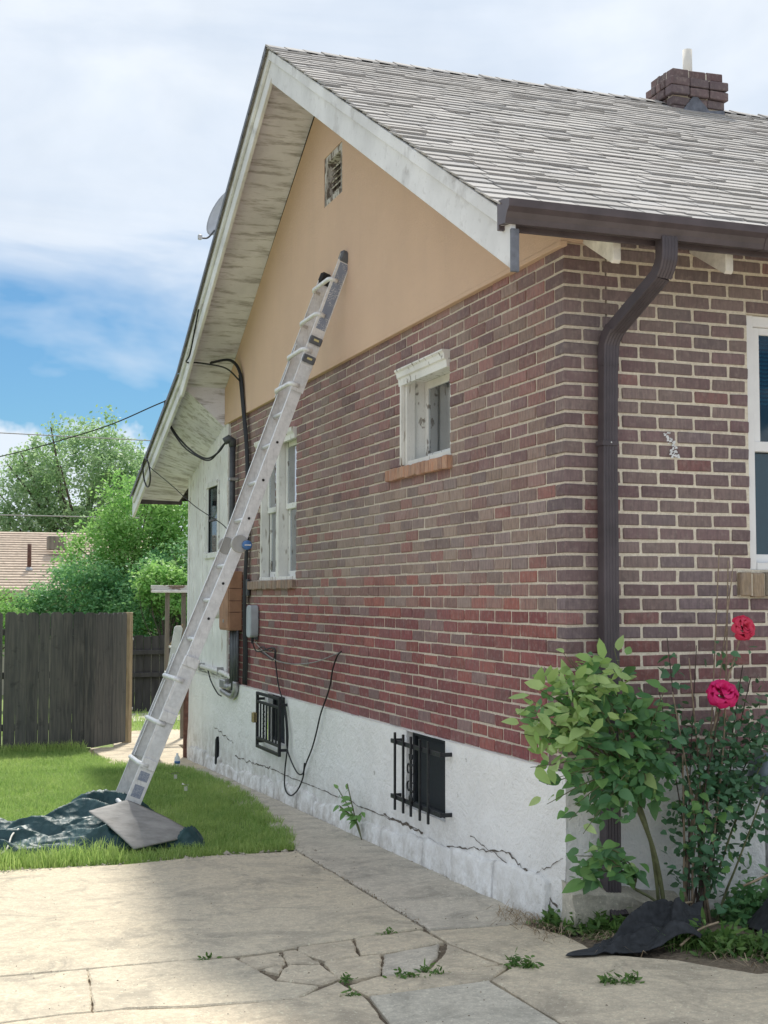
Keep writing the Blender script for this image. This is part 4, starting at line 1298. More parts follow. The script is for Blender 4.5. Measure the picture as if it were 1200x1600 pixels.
# ---- chimney: a low ragged stack at the ridge
chim = thing('chimney', (3.2, YR + .1, ZR)); chim.parent = house; chim.location = Vector((3.2, YR + .1, ZR)) - WL[house.name]
CX0, CX1, CY0, CY1 = 2.93, 3.46, 3.66, 4.36
MB().box((CX0 + .02, CY0 + .02, 4.6), (CX1 - .02, CY1 - .34, 5.33)).box((CX0 + .021, CY0 + .3, 4.61), (CX1 - .021, CY1 - .02, 5.06)).build('chimney_core', 'mortar', chim)
def chim_brick(x0, x1, y0, y1, z0, z1, rz=0, dark=1):
    k = dark * rng.uniform(.8, 1.1)
    t = rng.choice([(.16, .105, .11), (.19, .12, .12), (.15, .11, .12)])
    m = MB(); m.cbox((x0, y0, z0), (x1, y1, z1), .006); me, c = m.mesh('chimney_brick', 'brick_object', True)
    o = obj_of('chimney_brick', me, chim, c + nrg.uniform(-.005, .005, 3), (rng.uniform(-.025, .025), rng.uniform(-.025, .025), rz + rng.uniform(-.04, .04)), None, tuple(v * k for v in t))
z = 4.78
lv = 0
while z < 5.32:
    CY1 = 4.36 if z < 5.06 else (4.22 if z < 5.14 else 4.04)
    grow = .0 if z < 5.08 else (.025 if z < 5.2 else -.01)
    for k in range(3):
        w3 = (CX1 - CX0 + 2 * grow) / 3; off = (lv % 2) * w3 * .25
        a = CX0 - grow + k * w3
        chim_brick(a + .004, a + w3 - .006, CY0 - grow, CY0 - grow + .10, z, z + .072)
        chim_brick(a + .004, a + w3 - .006, CY1 + grow - .10, CY1 + grow, z, z + .072)
    for k in range(3):
        w3 = (CY1 - CY0 + 2 * grow - .22) / 3
        a = CY0 - grow + .11 + k * w3
        chim_brick(CX0 - grow, CX0 - grow + .10, a + .004, a + w3 - .004, z, z + .072)
        chim_brick(CX1 + grow - .10, CX1 + grow, a + .004, a + w3 - .004, z, z + .072)
    z += .082; lv += 1
for i in range(3):     # broken shoulder on the near side
    chim_brick(CX0 - .03 - .01 * i, CX0 + .20, 4.26 + i * .09, 4.35 + i * .09, 5.10 - .03 * i, 5.17 - .03 * i, .25)
    chim_brick(CX0 - .01 - .03 * i, CX0 + .2, 4.36 + i * .05, 4.45 + i * .05, 4.98 - .02 * i, 5.05 - .02 * i, .1)
MB().prism([(CX0 + .06, CY0 - .012, 4.93), (CX1 - .02, CY0 - .012, 4.88), (CX1 - .02, CY0 - .012, 5.02), (CX0 + .36, CY0 - .012, 5.0), (CX0 + .22, CY0 - .012, 5.13)], (0, .011, 0)).build('flashing', 'sheath_metal', chim)
MB().lathe([(.042, 0), (.042, .42), (.036, .42), (.036, .38)], (3.29, 3.98, 5.24), None, 16).build('flue_pipe', 'chimney_pipe', chim, True)

# ================================================================== THINGS ON THE HOUSE
# ---- satellite dish
d_ = thing('satellite_dish', (-.30, 6.30, roof_z(6.3)), 'grey satellite dish on a mast above the left roof edge', 'satellite dish')
prof_d = []
V = []; F = []; nr, na = 7, 28
axis = Vector((-.88, -.30, .33)).normalized(); sd = axis.cross(Vector((0, 0, 1))).normalized(); ud = sd.cross(axis)
cd = Vector((-.30, 6.56, 4.56))
for side in (0, 1):
    for i in range(nr + 1):
        r_ = .245 * i / nr
        for k in range(na):
            t = 2 * math.pi * k / na
            V.append((cd + sd * r_ * math.cos(t) * .92 + ud * r_ * math.sin(t) * 1.0 - axis * (.06 - .06 * (i / nr) ** 2 + side * .008))[:])
    for i in range(nr):
        for k in range(na):
            a = side * (nr + 1) * na + i * na + k; a2 = side * (nr + 1) * na + i * na + (k + 1) % na
            F.append((a, a2, a2 + na, a + na))
for k in range(na):
    a = nr * na + k; a2 = nr * na + (k + 1) % na; o_ = (nr + 1) * na
    F.append((a, a2, a2 + o_, a + o_))
MB().add(V, F).build('reflector', 'dish_grey', d_, True)
MB().tube([(-.28, 6.3, roof_z(6.3)), (-.28, 6.34, roof_z(6.3) + .4), (-.25, 6.5, 4.40), (-.24, 6.56, 4.54)], .02, 10).build('mast', 'pipe_galvanised', d_, True)
MB().tube(spline([cd - ud * .20, cd - ud * .30 + axis * .04, cd - ud * .34 + axis * .10]), .009, 8).build('feed_arm', 'conduit_dark', d_, True)
MB().cbox((cd - ud * .34 + axis * .12 - Vector((.02, .02, .025)))[:], (cd - ud * .34 + axis * .12 + Vector((.02, .02, .025)))[:], .008).build('feed_horn', 'dish_grey', d_)
MB().cbox((-.36, 6.22, roof_z(6.22) - .005), (-.20, 6.38, roof_z(6.3) + .05), .005).build('mounting_foot', 'pipe_galvanised', d_)

# ---- window grilles
def bar(a, b_, r_=.008): return MB().tube([a, b_], r_ * 1.25, 4)
gr = thing('window_grille', (-.13, 1.95, -.5), 'black iron bar grille with scroll ornament over the nearer basement window', 'window grille')
gx = -.09
for zz in (-.075, -.428):
    MB().cbox((gx - .006, 1.43, zz - .014), (gx + .006, 2.29, zz + .014), .002).build('rail', 'iron_black', gr)
    MB().cbox((gx, 1.43, zz - .012), (-.012, 1.442, zz + .012), .002).build('bracket', 'iron_black', gr)
    MB().cbox((gx, 2.278, zz - .012), (-.012, 2.29, zz + .012), .002).build('bracket', 'iron_black', gr)
for yy in (1.604, 1.743, 1.897, 2.033, 2.185):
    MB().cbox((gx - .020, yy - .0085, -.505), (gx - .0065, yy + .0085, -.012), .002).build('bar', 'iron_black', gr)
m = MB()
for sy_ in (-1, 1):
    for sz_ in (-1, 1):
        pts = []
        for i in range(20):
            t = i / 19
            ang = t * 4.6
            rr = .036 * (1 - t * .62)
            pts.append((gx - .014, 1.897 + sy_ * (.038 - rr * math.cos(ang)), -.265 + sz_ * (.045 + rr * math.sin(ang) * 1.3)))
        m.tube(pts, .0055, 6)
        m.tube([(gx - .014, 1.897, -.265 + sz_ * .10), (gx - .014, 1.897 + sy_ * .02, -.265 + sz_ * .12), (gx - .014, 1.897 + sy_ * .022, -.265 + sz_ * .145)], .006, 6)
m.build('scroll', 'iron_black', gr, True)
for (y0, y1, z0, z1) in (B1, B2):
    bw = thing('basement_window', (.1, (y0 + y1) / 2, z0)); bw.parent = house; bw.location = Vector((.1, (y0 + y1) / 2, z0)) - WL[house.name]
    MB().box((.045, y0, z0), (.05, y1, z1)).build('screen', 'screen_dark', bw)
    for lo, hi in (((.02, y0 + .002, z0), (.043, y0 + .03, z1)), ((.02, y1 - .03, z0), (.043, y1 - .002, z1)), ((.021, y0 + .03, z1 - .03), (.043, y1 - .03, z1 - .001)), ((.021, y0 + .03, z0 + .001), (.043, y1 - .03, z0 + .03))):
        part(lo, hi, 'frame', 'screen_dark', bw)
gr = thing('window_grille', (-.16, 5.6, -.5), 'hinged black iron window guard with brass padlock at the farther basement window', 'window grille')
gx = -.09
gy0, gy1, gz0, gz1 = 5.045, 5.83, -.492, .004
for lo, hi in (((gx - .012, gy0, gz0), (gx + .012, gy0 + .028, gz1)), ((gx - .012, gy1 - .028, gz0), (gx + .012, gy1, gz1)), ((gx - .011, gy0 + .028, gz1 - .026), (gx + .011, gy1 - .028, gz1)), ((gx - .011, gy0 + .028, gz0), (gx + .011, gy1 - .028, gz0 + .026)),
               ((gx - .010, gy0 + .028, gz1 - .098), (gx + .010, gy1 - .028, gz1 - .075)), ((gx - .010, gy0 + .028, gz0 + .075), (gx + .010, gy1 - .028, gz0 + .098))):
    part(lo, hi, 'frame', 'iron_black', gr, .002)
for k in range(6):
    yy = gy0 + .13 + k * .105
    part((gx - .007, yy - .007, gz0 + .098), (gx + .007, yy + .007, gz1 - .098), 'bar', 'iron_black', gr, .002)
m = MB()
for k in range(4):
    pts = [(gx, gy1 - .24 + .030 * math.sin(t * 1.2) * (1 if k % 2 else -1), gz0 + .115 + k * .062 + t * .008) for t in range(8)]
    m.tube(pts, .0055, 6)
m.build('scroll', 'iron_black', gr, True)
part((gx - .05, gy1 - .05, -.27), (gx - .013, gy1 + .01, -.18), 'padlock', 'lock_brass', gr, .006)
for zz in (-.06, -.44):
    part((gx, gy0 + .004, zz - .012), (-.012, gy0 + .018, zz + .012), 'hinge_bracket', 'iron_black', gr, .002)
    part((gx, gy1 - .018, zz - .012), (-.012, gy1 - .004, zz + .012), 'hinge_bracket', 'iron_black', gr, .002)

# ---- electrics
el = thing('meter_cabinet', (-.06, 6.95, .52), 'brown painted electric cabinet on the wall beside the white siding', 'electric cabinet')
part((-.135, 6.78, .525), (-.004, 7.19, 1.10), 'case', 'panel_brown', el, .006)
part((-.142, 6.795, .545), (-.136, 7.175, 1.08), 'door', 'panel_brown', el, .003)
for zz in (.70, .81, .93):
    part((-.137, 6.777, zz), (-.01, 6.779, zz + .006), 'seam', 'rust_brown', el, .0005)
part((-.147, 6.96, .60), (-.142, 7.0, .63), 'latch', 'pipe_galvanised', el, .001)
bx = thing('junction_box', (-.05, 6.2, .47), 'rounded blue grey cable box under the end of the stone window sill', 'cable box')
MB().prism([(-.085, 6.20 + a, .625 + b_) for a, b_ in [(.085 * math.copysign(abs(math.cos(t)) ** .45, math.cos(t)), .15 * math.copysign(abs(math.sin(t)) ** .35, math.sin(t))) for t in np.linspace(0, 2 * math.pi, 28, endpoint=False)]], (.078, 0, 0)).build('cover', 'box_grey', bx, bevel=.006)
part((-.02, 6.14, .455), (-.005, 6.26, .49), 'gland_plate', 'conduit_dark', bx)
MB().tube([(-.045, 6.2, .48), (-.045, 6.2, .42)], .014, 8).build('gland', 'cable_black', bx)

cd_ = thing('service_conduit', (-.05, 6.95, 1.1), 'dark service conduit with weatherhead running up the brick to the soffit', 'conduit')
MB().tube([(-.055, 7.02, 1.10), (-.055, 7.02, 2.36)], .030, 12).build('pipe', 'conduit_dark', cd_, True)
MB().tube([(-.055, 7.02, 2.34), (-.06, 7.02, 2.40), (-.09, 7.02, 2.42), (-.14, 7.03, 2.39)], [.036, .042, .042, .036], 12).build('weatherhead', 'conduit_dark', cd_, True)
for zz in (1.4, 2.0): part((-.09, 6.975, zz), (-.004, 7.065, zz + .03), 'clamp', 'pipe_galvanised', cd_)
cb = thing('cable_bundle', (-.04, 6.5, .8), 'black cable bundle clipped down the brick left of the double window', 'cable')
for k, (dy, r_) in enumerate(((0, .012), (.035, .010), (-.03, .008), (.06, .010))):
    pts = [(-.30, 6.95 + dy, 3.16), (-.12, 6.86 + dy, 3.18), (-.055, 6.70 + dy, 3.02), (-.045, 6.60 + dy, 2.66), (-.03, 6.50 + dy, 2.2), (-.03, 6.48 + dy * .8, 1.5), (-.035, 6.52 + dy, 1.0), (-.04, 6.52 + dy, .75), (-.03, 6.50 + dy * 1.5, .3), (-.03, 6.52 + dy * 1.5, .02)]
    if k > 1: pts = pts[2:]
    MB().tube(spline(pts, 6), r_, 8).build('cable', 'cable_black', cb, True)
part((-.04, 6.44, .86), (-.012, 6.60, 1.02), 'splice_case', 'conduit_dark', cb, .006)
ps = thing('pipe_stack', (-.05, 6.8, -.1), 'dark conduits and galvanised elbows dropping below the brown cabinet', 'pipes')
for dy, r_, zb in ((.06, .028, -.03), (-.02, .030, -.06), (-.10, .022, .02), (-.17, .014, .05)):
    MB().tube([(-.05, 6.93 + dy, .525), (-.05, 6.93 + dy, zb)], r_, 10).build('pipe', 'conduit_dark', ps, True)
MB().tube(spline([(-.05, 6.83, .03), (-.052, 6.85, -.07), (-.055, 6.98, -.12), (-.06, 7.25, -.10), (-.06, 7.36, -.09)], 5), .030, 10).build('elbow', 'pipe_galvanised', ps, True)
MB().tube(spline([(-.06, 6.95, -.02), (-.065, 7.05, -.04), (-.07, 7.2, -.02)], 5), .032, 10).build('elbow', 'pipe_galvanised', ps, True)
part((-.10, 7.12, -.06), (-.03, 7.34, .03), 'fitting', 'pipe_galvanised', ps, .01)
hp = thing('wall_pipe', (-.06, 8, .08), 'white horizontal pipe strapped along the foot of the siding', 'pipe')
MB().tube([(-.055, 9.26, .115), (-.055, 7.35, .085), (-.055, 6.98, .06)], .024, 10).build('pipe', 'pipe_white', hp, True)
for yy in (7.5, 8.4, 9.1): part((-.085, yy, .06), (-.02, yy + .02, .135), 'strap', 'pipe_galvanised', hp, .002)
MB().tube(spline([(-.05, 8.1, .07), (-.06, 7.9, -.03), (-.06, 7.6, -.13), (-.06, 7.42, -.15)], 6), .007, 6).build('wire', 'cable_black', hp, True)
pv = thing('vent_stub', (-.05, 7.45, .69), 'white round vent pipe stub sticking out left of the brown cabinet', 'vent pipe')
Mx = Matrix.Rotation(R(-90), 4, 'Y')
MB().lathe([(.060, 0), (.060, .13), (.050, .13), (.050, .05)], (-.01, 7.52, .69), Mx, 20).build('pipe', 'pipe_white', pv, True)
MB().lathe([(.075, 0), (.075, .02), (.061, .022)], (-.01, 7.52, .69), Mx, 20).build('flange', 'pipe_white', pv, True)
# cables on the wall below the box
def cable(name, pts, r_, mat, label, k=8, seg=7):
    o = MB().tube(spline(pts, k), r_, seg).build(name, mat, None, True)
    return tag(o, label, 'cable')
C1 = [(-0.05, 6.19, 0.44), (-0.03, 6.071, 0.351), (-0.03, 5.48, 0.402), (-0.03, 5.412, 0.254), (-0.03, 5.301, 0.067), (-0.05, 5.03, -0.076), (-0.05, 4.946, -0.256), (-0.05, 4.943, -0.389), (-0.05, 5.019, -0.584), (-0.06, 4.996, -0.72), (-0.075, 4.876, -0.765), (-0.08, 4.702, -0.765), (-0.07, 4.553, -0.697), (-0.05, 4.481, -0.595), (-0.05, 4.428, -0.502), (-0.045, 4.252, -0.341), (-0.045, 4.132, -0.205), (-0.04, 4.031, -0.048), (-0.03, 3.915, 0.084), (-0.03, 3.818, 0.188), (-0.03, 3.754, 0.312), (-0.03, 3.644, 0.413), (-0.03, 3.55, 0.45)]
cable('hanging_cable', C1, .0062, 'cable_black', 'long black cable looping down past the far basement window and up the brick')
cable('hanging_cable', [(-.05, 5.06, -.02), (-.055, 4.97, -.25), (-.055, 4.943, -.405), (-.055, 4.803, -.505), (-.055, 4.611, -.576), (-.055, 4.464, -.557), (-.06, 4.40, -.47)], .006, 'cable_black', 'short black cable slung inside the big wall loop')
cable('wall_wire', [(-.03, 6.243, .451), (-.03, 5.655, .327), (-.03, 5.017, .29), (-.03, 4.262, .336), (-.03, 3.597, .439)], .0045, 'cable_grey', 'thin grey wire sagging across the red lower brick')
cable('wall_wire', [(-.03, 6.05, .37), (-.035, 5.85, .40), (-.035, 5.6, .37), (-.03, 5.45, .40), (-.03, 5.5, .30), (-.03, 5.75, .33), (-.03, 6.0, .36)], .005, 'cable_black', 'small tangle of black wire just right of the cable box')
# service drop, loops at the rake
cable('service_wire', [(-.53, 8.16, 2.93), (-1.2, 9.6, 2.72), (-2.6, 12.4, 2.55), (-5.5, 18, 2.6), (-12, 30, 3.6), (-24, 52, 5.6)], .007, 'cable_black', 'twisted service wire coming in to the lower left roof edge', 10)
cable('drip_loop', [(-.53, 8.16, 2.93), (-.50, 8.3, 2.80), (-.40, 8.1, 2.55), (-.30, 7.75, 2.35), (-.22, 7.45, 2.26), (-.16, 7.2, 2.30), (-.12, 7.05, 2.39)], .010, 'cable_black', 'thick black drip loop from roof edge to weatherhead', 10)
cable('drip_loop', [(-.53, 8.14, 2.94), (-.49, 8.2, 2.72), (-.38, 8.0, 2.46), (-.28, 7.66, 2.30), (-.20, 7.38, 2.24), (-.13, 7.1, 2.37)], .008, 'cable_black', 'lower thin black drip loop beside the weatherhead', 10)
lp = [(-.55 - .02 * math.sin(t), 9.15 + .22 * math.cos(t) , 2.25 + .16 * math.sin(t)) for t in np.linspace(0, 12.0, 26)]
cable('cable_coil', lp, .009, 'cable_black', 'small coil of black cable hung on the lower left barge board', 4)
cable('phone_wire', [(-.54, 9.0, 2.30), (-.40, 8.4, 2.05), (-.25, 7.9, 1.80), (-.10, 7.35, 1.60), (-.05, 7.15, 1.50)], .005, 'cable_black', 'thin black wire slanting across the white siding window')
cable('rake_wire', [(-.55, 6.35, 3.55), (-.555, 6.7, 3.2), (-.53, 7.0, 3.16), (-.42, 6.95, 3.15), (-.2, 6.75, 3.08), (-.07, 6.68, 2.95)], .008, 'cable_black', 'black wire wrapped round the barge board above the cable bundle')
for k, (za, zb, lab) in enumerate(((4.2, 3.9, 'highest thin power line crossing the blue sky'), (2.9, 2.75, 'pale middle power line in front of the tall tree'), (1.9, 1.85, 'lowest power line above the neighbouring roof'))):
    tag(MB().tube([(-25, 38 + k, za + (1.5 if k == 0 else .3)), (-3, 30 + k, za + (.9 if k == 0 else .1)), (8, 26 + k, zb + (.6 if k == 0 else 0)), (25, 20, zb)], .014, 5).build('power_line', 'cable_grey', None, True), lab, 'power line')

# ================================================================== LADDER
lad = thing('ladder', (-1.65, 3.63, gz(-1.65, 3.6)), 'long aluminium articulated ladder leaning from the lawn up to the stucco', 'ladder')
PB, PH, PT = Vector((-1.69, 0, -.84)), Vector((-.835, 0, 1.235)), Vector((-.035, 0, 3.40))
YN, YF = 3.44, 3.86      # near and far stile
def lframe(a, b_):
    d = (b_ - a).normalized(); n_ = Vector((-d.z, 0, d.x))     # n_: towards the front (away from the wall)
    return d, n_
def rail(a, b_, y_, w_, t_, mat='aluminium', flange=.024, inward=1):
    """C channel: web in the plane y, flanges turned inward"""
    d, n_ = lframe(a, b_)
    m = MB()
    def P(u, v, yy): return (a + d * u + n_ * v + Vector((0, yy, 0)))[:]
    L = (b_ - a).length
    def bx_(v0, v1, ya, yb):
        p = [P(0, v0, ya), P(0, v1, ya), P(0, v1, yb), P(0, v0, yb)]
        m.prism(p, (d * L)[:])
    bx_(-w_ / 2, w_ / 2, y_, y_ + t_ * inward)
    bx_(w_ / 2 - .004, w_ / 2, y_ + t_ * inward, y_ + flange * inward)
    bx_(-w_ / 2, -w_ / 2 + .004, y_ + t_ * inward, y_ + flange * inward)
    return m
def at_z(z):
    if z < PH.z: t = (z - PB.z) / (PH.z - PB.z); return PB.lerp(PH, t)
    t = (z - PH.z) / (PT.z - PH.z); return PH.lerp(PT, t)
# lower half: inner pair then wider outer pair; upper half the same
for y_, inw in ((YN, 1), (YF, -1)):
    rail(at_z(-.30), PH, y_, .086, .004, inward=inw).build('inner_stile', 'aluminium', lad, bevel=.0012)
    rail(PB, at_z(.42), y_ - .016 * inw, .112, .005, flange=.012, inward=inw).build('outer_stile', 'aluminium', lad, bevel=.0012)
    rail(PH, at_z(2.78), y_, .086, .004, inward=inw).build('inner_stile', 'aluminium', lad, bevel=.0012)
    rail(at_z(2.36), PT if inw == 1 else at_z(3.33), y_ - .016 * inw, .100, .005, flange=.012, inward=inw).build('outer_stile', 'aluminium', lad, bevel=.0012)
# rungs
def rung(z, wide, mat='aluminium'):
    p = at_z(z); d, n_ = lframe(PB, PH) if z < PH.z else lframe(PH, PT)
    m = MB()
    if wide:      # outer rungs wrap the front of the stiles
        f = .062
        pts = [(p + n_ * .0 + Vector((0, YN - .022, 0))), (p + n_ * f * .8 + Vector((0, YN - .018, 0))), (p + n_ * f + Vector((0, YN + .03, 0))),
               (p + n_ * f + Vector((0, YF - .03, 0))), (p + n_ * f * .8 + Vector((0, YF + .018, 0))), (p + Vector((0, YF + .022, 0)))]
        m.tube(pts, .017, 8)
    else:
        pts = [p + Vector((0, YN + .002, 0)), p + Vector((0, YF - .002, 0))]
        m.tube(pts, .016, 8)
    m.build('rung', mat, lad, True)
for z in (-.60, -.32, -.04, .26): rung(z, True)
for z in (.55, .83, 1.08, 1.42, 1.70, 1.98, 2.22): rung(z, False)
for z in (2.40, 2.66, 2.93, 3.20): rung(z, True)
# rung ends seen as dark dots on the near stile
for z in (.42, .70, .95, 1.42, 1.70, 1.98):
    p = at_z(z)
    MB().lathe([(.010, 0), (.010, .002)], (p.x, YN - .0025, p.z), Matrix.Rotation(R(90), 4, 'X'), 10).build('rung_hole', 'black_rubber', lad)
# hinge
for y_, s_ in ((YN, -1), (YF, 1)):
    MB().lathe([(.060, -.016), (.064, -.010), (.064, .010), (.060, .016)], (PH.x, y_ + s_ * .002, PH.z), Matrix.Rotation(R(90), 4, 'X'), 24).build('hinge_plate', 'aluminium_inside', lad)
hz = MB().lathe([(.034, 0), (.034, .040), (.028, .046), (.0, .047)], (PH.x + .045, YN - .020, PH.z - .01), Matrix.Rotation(R(90), 4, 'X'), 20).build('hinge_knob', 'blue_plastic', lad, True)
part((PH.x + .022, YN - .072, PH.z - .014), (PH.x + .068, YN - .066, PH.z - .006), 'knob_grip', 'label_white', hz, .001)
# lock collars with yellow tabs, brackets
for z in (2.74, 2.60):
    p = at_z(z); d, n_ = lframe(PH, PT); M_ = Matrix((n_, Vector((0, 1, 0)), d)).transposed().to_4x4(); M_.translation = p + Vector((0, YN - .028, 0))
    MB().cbox((-.050, -.010, -.030), (.050, .012, .030), .008, M_).build('lock_collar', 'lock_grey', lad)
    MB().cbox((-.022, -.014, -.006), (.018, -.0105, .010), .002, M_).build('lock_tab', 'yellow_plastic', lad)
for z in (.40, .02, -.30):
    p = at_z(z); d, n_ = lframe(PB, PH); M_ = Matrix((n_, Vector((0, 1, 0)), d)).transposed().to_4x4(); M_.translation = p + Vector((0, YN - .022, 0))
    MB().cbox((-.056, -.008, -.045), (.056, .004, .03), .006, M_).build('bracket', 'aluminium', lad)
# printed labels
def label(z0, z1, v0, v1, mat):
    a, b_ = at_z(z0), at_z(z1); d, n_ = lframe(a, b_); m = MB(); off = Vector((0, YN - .0178, 0))
    m.prism([(a + n_ * v0 + off)[:], (a + n_ * v1 + off)[:], (b_ + n_ * v1 + off)[:], (b_ + n_ * v0 + off)[:]], (0, .0012, 0))
    m.build('printed_label', mat, lad)
label(2.83, 3.34, -.041, .030, 'label_blue')
label(2.40, 2.55, -.035, .030, 'label_white')
label(-.42, -.36, -.035, .035, 'label_blue'); label(-.53, -.45, -.035, .035, 'label_blue'); label(-.68, -.56, -.035, .035, 'label_blue'); label(-.25, .0, -.035, .035, 'label_white'); label(.08, .34, -.035, .035, 'label_white')
# rubber ends
for y_, tp in ((YN, PT), (YF, at_z(3.33))):
    s_ = -1 if y_ == YN else 1
    m = MB(); d, n_ = lframe(PH, PT); M_ = Matrix((n_, Vector((0, 1, 0)), d)).transposed().to_4x4(); M_.translation = tp + Vector((0, y_ + s_ * .004, 0))
    m.cbox((-.052, -.026, -.06), (.052, .026, .035), .018, M_).build('end_cap', 'lock_grey' if y_ == YN else 'black_rubber', lad)
    M_ = Matrix.Translation(PB + Vector((0, y_ + s_ * .012, .015)))
    MB().cbox((-.06, -.035, -.04), (.06, .035, .04), .012, M_).build('foot', 'black_rubber', lad)

# small white step ladder behind it
sl = thing('step_ladder', (-.42, 9.1, gz(0, 9.1)), 'white folded step ladder with black rubber foot leaning beyond the long ladder', 'step ladder')
a0, a1 = Vector((-.43, 9.02, gz(0, 9.02) + .03)), Vector((-.17, 9.12, .49))
d = (a1 - a0)
for off in (Vector((0, 0, 0)), Vector((.06, .30, .0))):
    P0, P1 = a0 + off, a1 + off
    n_ = Vector((d.z, 0, -d.x)).normalized()
    MB().prism([(P0 - n_ * .035)[:], (P0 + n_ * .035)[:], (P1 + n_ * .045)[:], (P1 + n_ * .02 + d.normalized() * .03)[:], (P1 - n_ * .03 + d.normalized() * .02)[:], (P1 - n_ * .05)[:]], (0, .025, 0)).build('stile', 'pipe_white', sl, bevel=.003)
    MB().cbox((P0 - Vector((.04, .006, .05)))[:], (P0 + Vector((.04, .032, .03)))[:], .008).build('foot', 'black_rubber', sl)
for t in (.25, .45, .65, .85):
    p = a0 + d * t
    MB().cbox((p.x - .02, p.y + .01, p.z - .012), (p.x + .07, p.y + .31, p.z + .012), .003).build('tread', 'pipe_white', sl)

# ================================================================== TARP, MAT, BITS ON THE LAWN
MATQ = [Vector((-1.90, 3.24, -.600)), Vector((-1.62, 3.40, -.565)), Vector((-1.20, 3.10, -.772)), Vector((-1.66, 2.86, -.796))]
_mn = (MATQ[1] - MATQ[0]).cross(MATQ[3] - MATQ[0])
def mat_z(x_, y_): return MATQ[0].z - (_mn.x * (x_ - MATQ[0].x) + _mn.y * (y_ - MATQ[0].y)) / _mn.z
pr = random.Random(5)
def make_pleats(n_, hmax, wmax, umin=0, umax=1):
    out = []
    for k in range(n_):
        u0 = pr.uniform(umin, umax); v0 = pr.uniform(.05, .95)
        a = pr.gauss(0, .55); L = pr.uniform(.12, .36)
        h = hmax * pr.uniform(.35, 1); w_ = wmax * pr.uniform(.5, 1.2)
        out.append((u0, v0, u0 + L * math.cos(a), v0 + L * 1.6 * math.sin(a), w_, h, pr.uniform(.35, .65)))
    return out
def pleat_sum(pl, u, v, sx, sy):
    if not isinstance(pl, np.ndarray): pl = np.array(pl)
    ax, ay, bx_, by = pl[:, 0] * sx, pl[:, 1] * sy, pl[:, 2] * sx, pl[:, 3] * sy
    px_, py = u * sx, v * sy
    dx, dy = bx_ - ax, by - ay
    t = np.clip(((px_ - ax) * dx + (py - ay) * dy) / (dx * dx + dy * dy), 0, 1)
    ex, ey = px_ - ax - t * dx, py - ay - t * dy
    d = np.hypot(ex, ey)
    ww = pl[:, 4] * np.where(ex * dy - ey * dx > 0, pl[:, 6], 1 - pl[:, 6]) * 2
    q = pl[:, 5] * np.clip(1 - d / ww, 0, 1) * (1 - .5 * np.abs(2 * t - 1) ** 3)
    return float(q.max() * .72 + q.sum() * .16)
TP = np.array(make_pleats(22, .17, .15) + make_pleats(60, .085, .07) + make_pleats(70, .035, .032))
def tarp_height(u, v):
    """u along x 0..1 (left to right), v 0 front .. 1 back"""
    e = min(1, v / .08) * min(1, (1 - v) / .08) * min(1, (1 - u) / .07)
    e = max(0, e) ** .6
    prof = .03 + .17 * math.exp(-((u - .74) / .15) ** 2) * (.35 + .65 * v)
    wu = u + .012 * mnoise.noise((u * 9, v * 5, 1)); wv = v + .05 * mnoise.noise((u * 9, v * 5, 6))
    return e * (prof + pleat_sum(TP, wu, wv, 2.35, .85) + .006 * mnoise.noise((u * 40, v * 16, 2)))
nx, ny = 230, 90
V = []; F = []
for lay in (0, 1):
    for j in range(ny + 1):
        for i in range(nx + 1):
            u, v = i / nx, j / ny
            x_ = -3.5 + 2.35 * u + .03 * mnoise.noise((u * 9, v * 5, 3))
            fr = 3.02 + .38 * (1 - u) * .9 - .15 * math.sin(u * 3.1) + .05 * mnoise.noise((u * 12, 1, 1)); bk = 3.86 - .30 * max(0, u - .75) * 3 + .06 * mnoise.noise((u * 10, 5, 1))
            y_ = fr + (bk - fr) * v + .03 * mnoise.noise((u * 14, v * 9, 8))
            z_ = gz(x_, y_) + .012 + max(0, tarp_height(u, v))
            if inside([(q.x, q.y) for q in MATQ], x_, y_): z_ = min(z_, mat_z(x_, y_) - .004)
            V.append((x_, y_, z_ - lay * .004))
    o_ = lay * (nx + 1) * (ny + 1)
    for j in range(ny):
        for i in range(nx):
            a = o_ + j * (nx + 1) + i
            F.append((a, a + 1, a + nx + 2, a + nx + 1) if not lay else (a, a + nx + 1, a + nx + 2, a + 1))
tp = MB().add(V, F).build('tarpaulin', 'tarp_green', None, True, fix=False)
tag(tp, 'crumpled dark green tarpaulin heaped round the foot of the ladder', 'tarpaulin')
# white cord along the tarp
cable('tarp_cord', [(-1.30, 3.22, -.72), (-1.20, 3.16, -.76), (-1.17, 3.10, -.80), (-1.22, 3.06, -.815), (-1.28, 3.05, -.815)], .007, 'litter_white', 'white cord trailing from the right end of the tarpaulin', 6)
cable('tarp_cord', [(-2.35, 3.30, -.68), (-2.40, 3.18, -.70), (-2.44, 3.05, -.76), (-2.50, 3.0, -.80)], .006, 'litter_white', 'white cord lying over the front of the tarpaulin', 6)
